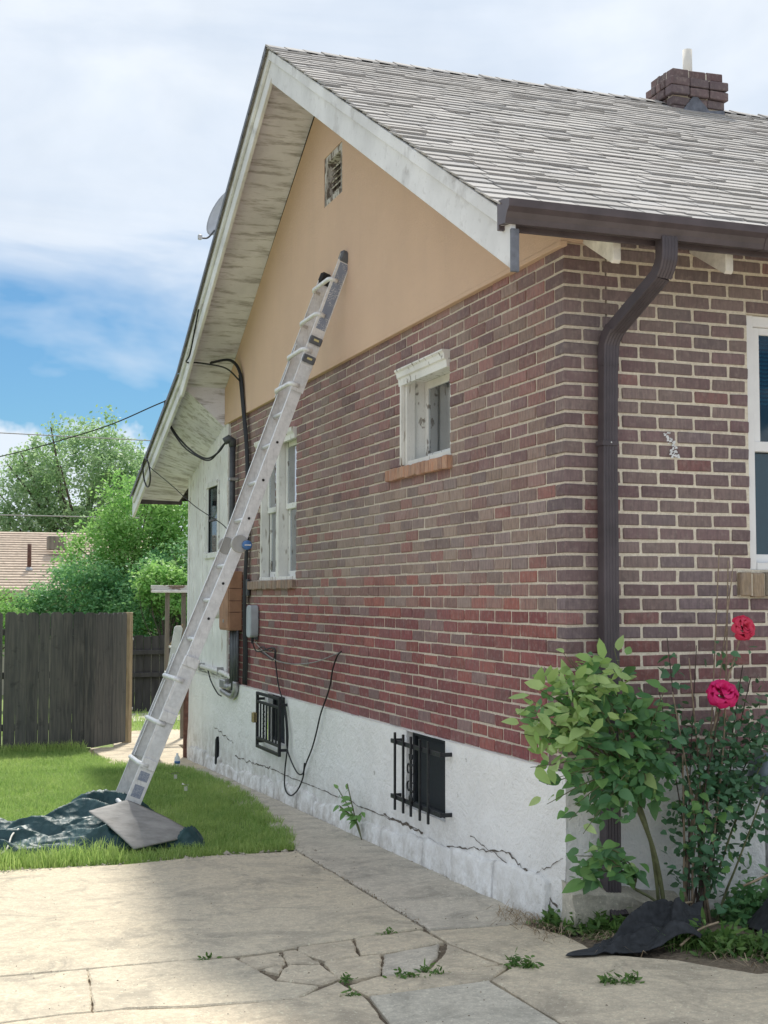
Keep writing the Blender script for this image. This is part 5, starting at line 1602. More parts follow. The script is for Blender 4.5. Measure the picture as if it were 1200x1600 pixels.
# grey mat
m = MB(); V = []; F = []; n_ = 22
cn = MATQ
for lay in (0, 1):
    for j in range(n_ + 1):
        for i in range(n_ + 1):
            u, v = i / n_, j / n_
            p = (cn[0] * (1 - u) + cn[1] * u) * (1 - v) + (cn[3] * (1 - u) + cn[2] * u) * v
            V.append((p + Vector((0, -.006 * lay, -.010 * lay + .030 * math.sin(v * 3.1) * .5 + .006 * mnoise.noise((u * 4, v * 4, 2)) + .025)))[:])
    o_ = lay * (n_ + 1) ** 2
    for j in range(n_):
        for i in range(n_):
            a = o_ + j * (n_ + 1) + i; F.append((a, a + 1, a + n_ + 2, a + n_ + 1))
rim = [i for i in range(n_ + 1)] + [(j + 1) * (n_ + 1) + n_ for j in range(n_)] + [n_ * (n_ + 1) + n_ - 1 - i for i in range(n_)] + [(n_ - 1 - j) * (n_ + 1) for j in range(n_ - 1)]
for i in range(len(rim)):
    a, b_ = rim[i], rim[(i + 1) % len(rim)]; o_ = (n_ + 1) ** 2
    F.append((a, b_, b_ + o_, a + o_))
tag(m.add(V, F).build('rubber_mat', 'mat_grey', None, True), 'grey mat draped down the front of the green tarpaulin', 'mat')
# bottle by the wall
bt = thing('bottle', (-.33, 8.30, gz(0, 8.3)), 'small white bottle with a blue label standing by the house wall', 'bottle')
MB().lathe([(.028, 0), (.030, .01), (.030, .09), (.012, .12), (.012, .14)], (-.33, 8.30, gz(0, 8.3) + .003), None, 14).build('body', 'bottle_white', bt, True)
MB().lathe([(.031, .03), (.031, .06)], (-.33, 8.30, gz(0, 8.3) + .003), None, 14).build('label_band', 'blue_plastic', bt, True)
for k, (lx, ly) in enumerate(((-.62, 6.9), (-.72, 5.9))):
    m = MB(); V = [(lx + .05 * math.cos(t) * rng.uniform(.5, 1), ly + .05 * math.sin(t) * rng.uniform(.5, 1), gz(lx, ly) + rng.uniform(.06, .10)) for t in np.linspace(0, 6.28, 9)[:-1]] + [(lx, ly, gz(lx, ly) + .085)]
    m.add(V, [(i, (i + 1) % 8, 8) for i in range(8)]).prism([(lx - .01, ly, gz(lx, ly) + .03), (lx + .02, ly, gz(lx, ly) + .03), (lx + .02, ly + .02, gz(lx, ly) + .03)], (0, 0, .04))
    tag(m.build('paper_scrap', 'litter_white', None), ('farther' if k == 0 else 'nearer') + ' crumpled white paper scrap lying on the shaded lawn', 'paper')
# rusty post at the corner of the house
tag(MB().cbox((-.065, 9.285, gz(0, 9.3) - .05), (-.005, 9.345, .02), .006).build('rusty_post', 'rust_brown', None), 'rusty brown post standing at the far corner of the white foundation', 'post')

# ================================================================== FENCES
def picket(parent, p, ang, h, w_, mat='fence_wood', lean=0, dog=True, th_=.018):
    c = w_ * .22
    pf = [(-w_ / 2, 0), (w_ / 2, 0), (w_ / 2, h - c), (w_ / 2 - c, h), (-w_ / 2 + c, h), (-w_ / 2, h - c)] if dog else [(-w_ / 2, 0), (w_ / 2, 0), (w_ / 2, h), (-w_ / 2, h)]
    me, _ = MB().prism([(a, 0, b_) for a, b_ in pf], (0, th_, 0)).mesh('picket', mat, False)
    obj_of('picket', me, parent, p, (0, lean, ang))
fe = thing('wooden_fence', (-2.5, 10.8, gz(0, 10.8)), 'dark weathered dog-eared picket fence behind the sunlit lawn', 'fence')
x_ = -6.5; FY = 10.74
while x_ < -.95:
    w_ = rng.uniform(.125, .142)
    picket(fe, (x_ + w_ / 2, FY + rng.uniform(-.003, .003), gz(x_, FY) + .03), rng.uniform(-.01, .01), .655 - gz(x_, FY) - .03 + rng.uniform(-.012, .012), w_, lean=rng.uniform(-.006, .006))
    x_ += w_ + rng.choice((.002, .004, .006, .010))
for zz in (-.72, -.1, .42):
    MB().cbox((-6.6, FY + .022, zz - .04), (-.95, FY + .06, zz + .04), .004).build('rail', 'fence_wood', fe)
for xx in (-5.6, -3.3, -1.02):
    MB().cbox((xx - .045, FY + .062, gz(0, FY) - .1), (xx + .045, FY + .15, .62), .004).build('post', 'grey_wood', fe)
ga = thing('fence_gate', (-.92, 10.76, gz(0, 10.8)), 'narrow dark picket gate swung open at the right end of the fence', 'gate')
g0, g1 = Vector((-.90, 10.77)), Vector((-.33, 11.60)); gl = (g1 - g0).length; gd = (g1 - g0) / gl; ang = math.atan2(gd.y, gd.x)
s = .0
while s < gl - .12:
    w_ = rng.uniform(.115, .135); q = g0 + gd * (s + w_ / 2)
    picket(ga, (q.x, q.y, gz(q.x, q.y) + .02), ang, .625 - gz(q.x, q.y) + rng.uniform(-.01, .01), w_)
    s += w_ + rng.choice((.002, .004, .008))
for zz in (-.75, -.1, .40):
    q = (g0 + g1) / 2
    M_ = Matrix.Translation((q.x, q.y, zz)) @ Matrix.Rotation(ang, 4, 'Z')
    MB().cbox((-gl / 2, .022, -.04), (gl / 2, .055, .04), .004, M_).build('rail', 'fence_wood', ga)
M_ = Matrix.Translation((g1.x, g1.y, 0)) @ Matrix.Rotation(ang, 4, 'Z')
MB().cbox((-.06, -.03, gz(0, 11.6) - .02), (.03, .07, .645), .006, M_).build('end_post', 'post_wood', ga)
for zz in (.28, -.62): MB().cbox((.03, -.01, zz), (.10, .015, zz + .03), .003, M_).build('hinge', 'pipe_galvanised', ga)
f2 = thing('back_fence', (1.5, 18.1, gz(0, 18)), 'low dark board fence at the back of the yard beside the house corner', 'fence')
x_ = -.6
while x_ < 4.0:
    w_ = .14
    picket(f2, (x_, 18.1, gz(0, 18.1)), rng.uniform(-.01, .01), .14 - gz(0, 18.1) + rng.uniform(-.02, .02), w_, 'fence_far_wood', dog=False)
    x_ += w_ + .006
for zz in (-.15, -.55): MB().cbox((-.65, 18.04, zz - .04), (4.0, 18.095, zz + .04), .004).build('rail', 'fence_far_wood', f2)
# wooden frame beside the siding
stn = thing('timber_stand', (.27, 12.0, gz(0, 12)), 'weathered wooden post frame with peeling white crossbeam beyond the siding', 'post frame')
MB().cbox((.01, 11.95, .905), (.75, 12.05, 1.0), .006).build('crossbeam', 'stand_paint', stn)
MB().cbox((.0, 11.90, .90), (.76, 11.945, .93), .004).build('lower_batten', 'pipe_white', stn)
for xx in (.20, .42): MB().cbox((xx, 11.96, gz(0, 12) - .1), (xx + .055, 12.02, .905), .005).build('post', 'grey_wood', stn)
m = MB().tube([(.245, 11.95, .18), (.43, 11.95, .48)], .008, 6).build('brace', 'post_wood', stn)

# ================================================================== NEIGHBOUR HOUSE
nb = thing('neighbour_house', (-4, 30, gz(0, 30)), 'low house with a tan shingled roof beyond the fence and trees', 'house')
ry0, ry1 = 25.5, 31.0
zt, zb = 2.55, .95
V = [(-14, ry0, zb), (3.6, ry0, zb), (3.6, ry1, zt), (-14, ry1, zt), (-14, ry0, zb - .12), (3.6, ry0, zb - .12), (3.6, ry1, zt - .12), (-14, ry1, zt - .12)]
MB().add(V, [(0, 1, 2, 3), (4, 7, 6, 5), (0, 4, 5, 1), (1, 5, 6, 2), (2, 6, 7, 3), (3, 7, 4, 0)]).build('roof', 'neighbour_shingle', nb)
V = [(-14, 36.5, zb), (3.6, 36.5, zb), (3.6, ry1, zt), (-14, ry1, zt)]
MB().prism(V, (0, 0, -.12)).build('roof', 'neighbour_shingle', nb)
MB().box((-13.6, 26, -1.6), (3.2, 36, .93)).build('wall', 'neighbour_wall', nb)
for r_ in range(24):       # shingle courses
    t0 = r_ / 24
    y0 = ry0 + (ry1 - ry0) * t0; z0 = zb + (zt - zb) * t0
    MB().box((-14.02, y0 - .01, z0 - .01), (3.62, y0 + .22, z0 + .028), Matrix()).build('shingle_course', 'neighbour_shingle', nb)
MB().tube([(-.30, 27.3, 1.35), (-.30, 27.3, 2.10)], .05, 10).build('vent_pipe', 'rust_brown', nb, True)
MB().lathe([(.12, 0), (.06, .12)], (-.30, 27.3, 1.42), None, 12).build('pipe_flashing', 'pipe_galvanised', nb, True)
MB().cbox((.25, 28.5, 2.0), (.7, 28.9, 2.35), .02).build('roof_vent', 'grey_wood', nb)

# ================================================================== TREES
def crown_points(ctr, rad, n_clump, per, r_c, gap=.0, seed=0, shell=.55):
    rs = np.random.default_rng(seed)
    d = rs.normal(size=(n_clump, 3)); d /= np.linalg.norm(d, axis=1)[:, None]
    r_ = rs.uniform(shell, 1.0, n_clump) ** .8
    nz_ = np.array([1 + .28 * mnoise.noise((q[0] * 2 + seed, q[1] * 2, q[2] * 2)) for q in d])
    c = np.array(ctr) + d * (r_ * nz_)[:, None] * np.array(rad)
    pts = []; tone = []
    for q in c:
        k = int(per * rs.uniform(.5, 1.4))
        rr = r_c * rs.uniform(.6, 1.3)
        off = rs.normal(size=(k, 3)) * rr * np.array([.55, .55, .42])
        pts.append(q + off)
        tone.append(np.clip(rs.uniform(.0, .75) + .25 * rs.normal(size=k) + .18 * off[:, 2] / rr, 0, 1))
    return np.vstack(pts), np.concatenate(tone), c
def tree(name, base, blobs, leaf, mat, label, trunk_r=.16, cat='tree', seed=1, up=.3, branches=True):
    t = thing(name, base, label, cat)
    P_, T_, Cs = [], [], []
    for k, (ctr, rad, ncl, per, rc) in enumerate(blobs):
        p, tn, c = crown_points(ctr, rad, ncl, per, rc, seed=seed + k)
        P_.append(p); T_.append(tn); Cs.append(c)
    P_, T_, Cs = np.vstack(P_), np.concatenate(T_), np.vstack(Cs)
    leaf_mass('crown', mat, P_, leaf, t, T_, up)
    ctr = np.array(blobs[0][0])
    fork = Vector(base) * .45 + Vector(ctr) * .55
    MB().tube(spline([base, Vector(base).lerp(fork, .5) + Vector((.08, .05, 0)), fork], 5), [trunk_r * (1 - .04 * i) for i in range(11)], 9).build('trunk', 'bark', t, True)
    rs = random.Random(seed)
    m = MB()
    idx = list(range(len(Cs))); rs.shuffle(idx)
    for i in idx[:34]:
        e = Vector(Cs[i]); s0 = Vector(base).lerp(fork, rs.uniform(.65, 1.0))
        mid = s0.lerp(e, .5) + Vector((rs.uniform(-.2, .2), rs.uniform(-.2, .2), rs.uniform(.0, .3)))
        L = (e - s0).length
        m.tube(spline([s0, mid, e], 4), [trunk_r * .38 * (1 - .09 * q) for q in range(9)], 5)
    m.build('limbs', 'bark', t, True)
    return t
# broad pale tree far behind
tree('broad_tree', (3.0, 45, -2.2), [((3.1, 45, 5.0), (2.7, 2.2, 2.5), 300, 55, .40), ((.9, 45.4, 4.3), (1.7, 1.6, 1.9), 120, 55, .38), ((4.6, 44.6, 4.6), (1.6, 1.5, 1.9), 110, 55, .38), ((2.8, 44.8, 2.8), (3.2, 1.8, 1.4), 150, 65, .42)], .15, 'tree_pale',
     'tall broad pale green tree against the cloud behind the neighbouring roof', .26, seed=11)
tree('feathery_tree', (1.45, 21.3, -1.3), [((1.35, 21.2, 2.15), (.95, .8, 1.25), 150, 70, .26), ((.55, 21.3, 1.5), (.75, .7, .95), 90, 70, .25), ((2.25, 21.0, 2.1), (.9, .8, 1.1), 110, 70, .26), ((1.5, 21.0, 1.0), (1.2, .7, .9), 110, 65, .26)], .085, 'tree_bright',
     'loose bright green tree standing left of the roof tail', .08, seed=23)
tree('leafy_bush', (2.2, 19.6, -1.25), [((2.0, 19.7, 1.0), (1.0, .7, 1.0), 130, 70, .24), ((1.2, 19.6, .45), (.8, .6, .7), 90, 70, .22), ((2.6, 19.6, .2), (.8, .6, .7), 60, 70, .22)], .07, 'tree_deep',
     'deep green bush massed above the low back fence', .06, 'bush', 31)
tree('leafy_bush', (-.1, 20.3, -1.2), [((.1, 20.2, .85), (.75, .6, .75), 100, 70, .22), ((.75, 20.1, .7), (.7, .6, .75), 80, 70, .22), ((-.6, 20.4, .55), (.6, .6, .5), 60, 70, .2)], .07, 'tree_deep',
     'rounded green bush in front of the tan roof, behind the dark fence', .05, 'bush', 41)
tree('leafy_bush', (-1.9, 20.2, -1.2), [((-1.7, 20.2, .35), (1.1, .6, .6), 120, 70, .2)], .065, 'tree_bright',
     'low bright bush above the left end of the dark fence', .05, 'bush', 51)
tree('young_maple', (1.55, 18.7, -1.15), [((1.35, 18.8, 1.05), (.42, .4, .45), 60, 50, .16), ((1.75, 18.7, .8), (.4, .4, .45), 50, 50, .16)], .085, 'tree_bright',
     'young yellow green sapling beside the white crossbeam', .03, seed=61)
tree('far_tree', (-2.6, 58, -2.0), [((-1.6, 58, 3.4), (2.6, 2.0, 1.5), 150, 60, .45)], .15, 'tree_bright', 'green tree at the left edge above the tan roof', .22, seed=71)

# ================================================================== GRASS
def blades(name, pts, h, w_, lean, mat, tone, parent=None, kind='stuff', label=None, cat=None):
    n = len(pts)
    a = nrg.uniform(0, 2 * np.pi, n); hh = h * nrg.uniform(.5, 1.35, n); ww = w_ * nrg.uniform(.7, 1.3, n)
    dx, dy = np.cos(a), np.sin(a)
    b2 = nrg.uniform(0, 2 * np.pi, n); ln = lean * nrg.uniform(.2, 1.5, n)
    lx, ly = np.cos(b2) * ln * hh, np.sin(b2) * ln * hh
    p = np.asarray(pts)
    V = np.empty((n, 5, 3))
    V[:, 0] = p + np.stack([-dx * ww, -dy * ww, 0 * a], 1); V[:, 1] = p + np.stack([dx * ww, dy * ww, 0 * a], 1)
    V[:, 2] = p + np.stack([dx * ww * .8 + lx * .35, dy * ww * .8 + ly * .35, hh * .6], 1)
    V[:, 3] = p + np.stack([-dx * ww * .8 + lx * .35, -dy * ww * .8 + ly * .35, hh * .6], 1)
    V[:, 4] = p + np.stack([lx, ly, hh * np.clip(1 - ln * .35, .3, 1)], 1)
    V = V.reshape(-1, 3); c = (V.min(0) + V.max(0)) / 2
    me = bpy.data.meshes.new(name)
    me.vertices.add(5 * n); me.vertices.foreach_set('co', (V - c).astype(np.float32).ravel())
    base = np.arange(n)[:, None] * 5
    li = np.concatenate([base + np.array([[0, 1, 2, 3]]), base + np.array([[3, 2, 4]])], 1).astype(np.int32).ravel()
    me.loops.add(7 * n); me.loops.foreach_set('vertex_index', li)
    st0 = (np.arange(n)[:, None] * 7 + np.array([[0, 4]])).astype(np.int32).ravel()
    me.polygons.add(2 * n); me.polygons.foreach_set('loop_start', st0)
    me.update(calc_edges=True)
    at = me.attributes.new('tone', 'FLOAT', 'FACE'); at.data.foreach_set('value', np.repeat(np.clip(tone, 0, 1), 2).astype(np.float32))
    me.materials.append(MATS[mat])
    o = bpy.data.objects.new(name, me); reg(o, parent, c)
    return tag(o, label, cat, None, kind)
pts = []; tone = []
rs = random.Random(3)
while len(pts) < 150000:
    x_ = rs.uniform(-4.2, -.1); y_ = rs.uniform(2.5, 10.72)
    jx, jy = x_ + .09 * mnoise.noise((x_ * 5, y_ * 5, 0)), y_ + .10 * mnoise.noise((x_ * 5, y_ * 5, 4)) + .03 * mnoise.noise((x_ * 21, y_ * 21, 4))
    if not inside(LAWN, jx, jy): continue
    if rs.random() < .25 * max(0, (y_ - 5) / 5): continue
    if mnoise.noise((x_ * 2.3, y_ * 2.3, 8)) > .18 and rs.random() < .6: continue
    pts.append((x_, y_, gz(x_, y_) - .012)); tone.append(.5 + .45 * mnoise.noise((x_ * 1.3, y_ * 1.3, 0)) + .3 * mnoise.noise((x_ * 6, y_ * 6, 3)) + rs.gauss(0, .2))
blades('grass', pts, .064, .0022, .75, 'grass_blade', np.array(tone), None, 'stuff', 'short green lawn grass beside the driveway, part in shade', 'grass')
pts = []; tone = []
for i in range(5000):     # long fringe along the fence and round the tarp
    if i % 3: x_, y_ = rs.uniform(-4, -1.0), 10.70 - abs(rs.gauss(0, .12))
    else: x_, y_ = rs.uniform(-3.5, -1.75), rs.uniform(2.58, 2.95)
    pts.append((x_, y_, gz(x_, y_) - .012)); tone.append(rs.uniform(.3, 1))
blades('long_grass', pts, .13, .0035, .5, 'grass_blade', np.array(tone), None, 'stuff', 'long grass fringe at the fence foot and in front of the tarpaulin', 'grass')
pts = [(rs.uniform(-2, 4), rs.uniform(13.4, 17.8), 0) for i in range(6000)]
pts = [(a, b_, gz(a, b_) - .02) for a, b_, _ in pts]
blades('back_grass', pts, .10, .006, .6, 'grass_blade', np.array([rs.uniform(.6, 1) for _ in pts]), None, 'stuff', 'sunlit yellow green grass in the back yard gap', 'grass')

# weeds in cracks and along the wall: clumps of small leaves
def weed(name, ctrs, n_, spread, size, label, h=.06, mat='weed_leaf', cat='weeds', asp=.4):
    P_ = []
    for (x_, y_) in ctrs:
        for i in range(n_):
            r_ = abs(rs.gauss(0, spread)); a = rs.uniform(0, 6.28)
            xx, yy = x_ + r_ * math.cos(a), y_ + r_ * .7 * math.sin(a)
            P_.append((xx, yy, gz(xx, yy) - .004 + abs(rs.gauss(0, h)) * math.exp(-r_ / spread / 2)))
    o = leaf_mass(name, mat, np.array(P_), size, None, None, .25, asp, 'stuff', True, -.6)
    return tag(o, label, cat)
weed('crack_weeds', [(-.58, -.62), (-.53, -.66)], 70, .026, .030, 'green weed tuft where the crack meets the right slab', .03)
weed('crack_weeds', [(-.335, -1.0), (-.27, -1.03), (-.23, -1.02)], 50, .026, .030, 'low weed tuft alone on the pale right slab', .025)
weed('crack_weeds', [(-1.10, -.60), (-1.06, -.62), (-.93, -.62), (-.97, -.55)], 26, .025, .030, 'thin weeds in the crack above the grey slab', .02)
weed('crack_weeds', [(-1.33, -.57), (-1.38, -.80)], 30, .02, .028, 'tiny weeds at the left corner of the grey slab', .02)
weed('crack_weeds', [(-1.79, -.01), (-.87, .17)], 26, .025, .026, 'tiny weeds in the joint across the driveway', .02)
weed('corner_weeds', [(-.02, -.12), (.05, -.20), (.12, -.28), (.18, -.22), (-.08, .02), (.22, -.33), (.10, -.14)], 130, .050, .050, 'low leafy weeds at the broken corner of the foundation', .04)
weed('bed_weeds', [(.36, -.62), (.44, -.70), (.52, -.78), (.30, -.58), (.40, -.76), (.58, -.86), (.66, -.92)], 120, .06, .055, 'bright grassy weeds between the two pieces of black fabric', .055)
weed('bed_weeds', [(.98, -.30), (1.1, -.36), (.92, -.40), (1.05, -.22), (1.2, -.3), (1.3, -.4), (.85, -.28), (1.0, -.45), (.9, -.2), (.8, -.34)], 210, .10, .060, 'dense green groundcover against the wall at the right edge', .12, 'leaf_deep_mass')
weed('bed_weeds', [(.85, -.78), (1.0, -.9), (.74, -.95), (.62, -.98), (1.1, -1.0)], 90, .07, .05, 'green weeds along the slab edge at the right', .04)
pts = [(x_ + rs.gauss(0, .05), y_ + rs.gauss(0, .04)) for x_, y_ in ((.4, -.68), (.5, -.78), (.62, -.9), (.8, -.95), (1.0, -1.0), (.3, -.6), (1.05, -.35), (.95, -.3), (1.15, -.4)) for _ in range(110)]
blades('bed_grass', [(a, b_, gz(a, b_) - .03) for a, b_ in pts], .12, .003, .8, 'weed_leaf', np.array([rs.uniform(.3, 1) for _ in pts]), None, 'stuff', 'grass blades sprouting from the flower bed', 'grass')
pts = [(-.64 + rs.gauss(0, .012), rs.uniform(.3, 2.5)) for _ in range(160)] + [(-.06 + rs.gauss(0, .02), rs.uniform(.1, 9)) for _ in range(260)]
blades('joint_grass', [(a, b_, gz(a, b_) - .01) for a, b_ in pts], .022, .002, .9, 'dead_stalk', np.array([rs.random() for _ in pts]), None, 'stuff', 'dry grass wisps along the walkway joint', 'grass')
pts = [(-.12 + rs.gauss(0, .07), .12 + rs.gauss(0, .16)) for _ in range(260)] + [(rs.uniform(-.05, .35), -.38 + rs.gauss(0, .08)) for _ in range(220)] + [(rs.uniform(.3, 1.2), -.85 + rs.gauss(0, .12)) for _ in range(260)]
blades('straw', [(a, b_, gz(a, b_) - .002) for a, b_ in pts], .05, .0022, 2.6, 'dead_stalk', np.array([rs.random() for _ in pts]), None, 'stuff', 'dry straw and dead grass lying at the house corner and bed edge', 'straw')
# loose grit and pebbles on the slabs
m = MB()
def pebble(x_, y_, s_, lift=0):
    q = [Vector((rs.uniform(.6, 1), 0, 0)), Vector((0, rs.uniform(.6, 1), 0)), Vector((-rs.uniform(.6, 1), 0, 0)), Vector((0, -rs.uniform(.6, 1), 0)), Vector((0, 0, rs.uniform(.4, .8))), Vector((0, 0, -.3))]
    R_ = Matrix.Rotation(rs.uniform(0, 6.28), 3, 'Z'); b0 = Vector((x_, y_, gz(x_, y_) + lift))
    m.add([(b0 + R_ @ v * s_)[:] for v in q], [(0, 1, 4), (1, 2, 4), (2, 3, 4), (3, 0, 4), (1, 0, 5), (2, 1, 5), (3, 2, 5), (0, 3, 5)])
for i in range(900):
    t = rs.random()
    if t < .35: pebble(rs.uniform(-3, -.7), rs.uniform(-1.6, 2.6), rs.uniform(.002, .006))
    elif t < .6: pebble(-.645 + rs.gauss(0, .03), rs.uniform(.2, 2.6), rs.uniform(.003, .010), -.004)
    elif t < .8: pebble(rs.uniform(-1.65, -.6), rs.uniform(-.9, .15), rs.uniform(.003, .009), -.006)
    else: pebble(rs.uniform(-2.6, -.5), 2.62 + rs.gauss(0, .05), rs.uniform(.004, .016))
tag(m.build('grit', 'stone', None, fix=False), 'loose grit and small stones scattered over the concrete', 'gravel', None, 'stuff')
m = MB()
for i in range(420):
    pebble(rs.uniform(-3, .2), rs.uniform(-1.9, 2.6), rs.uniform(.002, .0065)) if i % 2 else pebble(-.65 + rs.gauss(0, .06), rs.uniform(.2, 2.6), rs.uniform(.002, .008), -.003)
tag(m.build('dark_grit', 'soil', None, fix=False), 'dark crumbs of soil strewn over the concrete', 'gravel', None, 'stuff')
for k, (x_, y_, s_) in enumerate(((-.70, 2.64, .030), (-1.08, 2.70, .034), (-.86, 2.66, .026), (-1.36, 2.62, .03))):
    m = MB(); pebble(x_, y_, s_)
    tag(m.build('stone', 'stone', None), ('pale stone at the tip of the lawn edge', 'pale stone at the middle of the lawn edge', 'smallest pale stone on the lawn edge', 'leftmost pale stone on the lawn edge')[k], 'stone', 'stones along the lawn edge')

# ================================================================== PLANTS AT THE CORNER
def leaf_mesh(name, mat, L, wr, fold, curl, serr=0):
    n_ = 6; V = []; F = []
    for i in range(n_ + 1):
        t = i / n_
        w_ = wr * L * (math.sin(math.pi * t ** .72) ** .85) * .5
        if serr and i not in (0, n_): w_ *= 1 + serr * (1 if i % 2 else -1)
        z = -curl * L * t * t
        V += [(-w_, t * L, z + fold * w_), (0, t * L, z), (w_, t * L, z + fold * w_)]
    for i in range(n_):
        for q in (0, 1):
            a = i * 3 + q
            F.append((a, a + 1, a + 4, a + 3))
    me, _ = MB().add(V, F).mesh(name, mat, False, True)
    return me
def leaf_set(mat, L, wr=.62, serr=0):
    return [leaf_mesh('leaf', mat, L * s_, wr * w_, f_, c_, serr) for s_, w_, f_, c_ in ((1, 1, .35, .15), (.85, 1.08, .2, .28), (1.12, .92, .5, .05), (.72, 1, .3, .35))]
def put_leaf(parent, meshes, p, out, droop=.3, s_=1.0, face=-.35):
    """leaf that leaves p in direction out, blade facing up and outwards"""
    d = (out + Vector((rs.gauss(0, .3), rs.gauss(0, .3), rs.gauss(0, .25) - droop))).normalized()
    nrm = Vector((rs.gauss(face * .35, .40), rs.gauss(face, .40), .65))
    sx = d.cross(nrm).normalized(); nz_ = sx.cross(d)
    M_ = Matrix((sx, d, nz_)).transposed()
    k = s_ * rs.choice((.45, .6, .7, .8, .9, 1.0))
    return obj_of('leaf', rs.choice(meshes), parent, p, M_.to_euler(), (k, k, k))

sb = thing('corner_shrub', (.38, -.30, gz(0, 0)), 'leafy light green shrub arching over the corner of the house and the downspout', 'shrub')
LY, LM_, LD = leaf_set('leaf_young', .120, .52), leaf_set('leaf_mid', .112, .54), leaf_set('leaf_deep', .105, .58)
stems = []
base = Vector((.40, -.26, -.72))
tips = [(-.50, -.46, .34), (-.44, -.50, .10), (-.38, -.54, -.06), (-.20, -.54, -.20), (.30, -.42, .42), (.10, -.30, .62), (-.22, -.40, .60), (.34, -.42, .04), (-.46, -.44, .36), (-.40, -.40, .47), (-.33, -.42, .54), (-.44, -.42, .24), (-.28, -.44, .36), (-.42, -.42, .40), (-.34, -.46, .30), (-.25, -.40, .52), (-.16, -.34, .58), (-.06, -.36, .56), (.05, -.30, .55), (.14, -.28, .50), (.20, -.32, .36), (.26, -.34, .22), (-.30, -.52, .12), (-.36, -.50, .02), (-.12, -.50, .20),
        (.02, -.48, .22), (.10, -.44, .06), (-.02, -.50, -.02), (.20, -.42, -.02), (.30, -.40, .12), (-.22, -.50, -.08), (-.30, -.50, .05), (-.26, -.52, -.14), (.05, -.46, -.12), (.26, -.40, -.10), (.32, -.36, .24), (.0, -.40, .40), (-.14, -.44, .42)]
low = [(-.18, -.42, -.32), (-.13, -.36, -.44), (-.05, -.40, -.40), (.06, -.34, -.38), (.14, -.36, -.44), (-.08, -.44, -.28)]
m_stem = MB()
for tpt in tips + low:
    e = Vector(tpt)
    hub = Vector((.16, -.30, -.02)) if tpt in tips else Vector((.20, -.29, -.52))
    mid = hub.lerp(e, .5) + Vector((.02, -.02, .06))
    pl = spline([hub, mid, e], 9)
    stems.append(pl)
    m_stem.tube(pl, [.006 * (1 - .75 * i / (len(pl) - 1)) for i in range(len(pl))], 6)
for q0, q1, rr in ((base, Vector((.16, -.30, -.02)), .011), (base + Vector((-.03, .01, 0)), Vector((.17, -.29, .05)), .009), (base, Vector((.20, -.29, -.52)), .007)):
    m_stem.tube(spline([q0, q0.lerp(q1, .5) + Vector((.03, -.01, .02)), q1], 8), rr, 7)
m_stem.build('stems', 'cane_green', sb, True)
cnt = 0
for si, pl in list(enumerate(stems))[::-1]:
    nlf = 7 if si < len(tips) else 8
    for i in range(nlf):
        if cnt >= 310: break
        t = 1 - .70 * (i / nlf) if si < len(tips) else 1 - .60 * (i / nlf)
        p = pl[min(len(pl) - 1, int(t * (len(pl) - 1)))] + Vector((rs.gauss(0, .022), rs.gauss(0, .022), rs.gauss(0, .022)))
        a = rs.uniform(0, 6.28)
        out = Vector((math.cos(a), math.sin(a) * .8 - .35, .1)) + (pl[-1] - pl[-4]).normalized() * .6
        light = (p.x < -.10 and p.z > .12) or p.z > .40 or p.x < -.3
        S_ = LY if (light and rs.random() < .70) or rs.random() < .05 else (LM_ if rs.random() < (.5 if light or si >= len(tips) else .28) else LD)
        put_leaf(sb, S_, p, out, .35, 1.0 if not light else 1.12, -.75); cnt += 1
P_ = []; T_ = []
for c, r_, k, t0 in (((.02, -.36, .24), (.24, .10, .24), 170, .35), ((-.18, -.36, .30), (.20, .10, .16), 90, .75), ((.16, -.36, .02), (.20, .10, .17), 170, .2), ((.24, -.34, .20), (.14, .1, .20), 90, .3), ((.02, -.40, -.06), (.2, .1, .14), 70, .3), ((.0, -.36, -.40), (.18, .08, .09), 40, .5)):
    q = nrg.normal(size=(k, 3)); q /= np.linalg.norm(q, axis=1)[:, None]; q *= nrg.uniform(.2, 1, (k, 1)) ** .5
    P_.append(np.array(c) + q * np.array(r_)); T_.append(np.clip(t0 + nrg.normal(size=k) * .25, 0, 1))
Q_ = []
for c, r_, k in (((-.22, -.46, .38), (.24, .08, .17), 70), ((-.06, -.44, .50), (.18, .07, .09), 30), ((-.34, -.46, .20), (.10, .06, .14), 22)):
    q = nrg.normal(size=(k, 3)); q /= np.linalg.norm(q, axis=1)[:, None]; q *= nrg.uniform(.2, 1, (k, 1)) ** .5
    Q_.append(np.array(c) + q * np.array(r_))
leaf_mass('young_leaves', 'leaf_young_mass', np.vstack(Q_), .085, sb, None, .3, .52, 'stuff', True, -1.2)
leaf_mass('small_leaves', 'leaf_deep_mass', np.vstack(P_), .070, sb, np.concatenate(T_), .3, .56, 'stuff', True, -1.2)

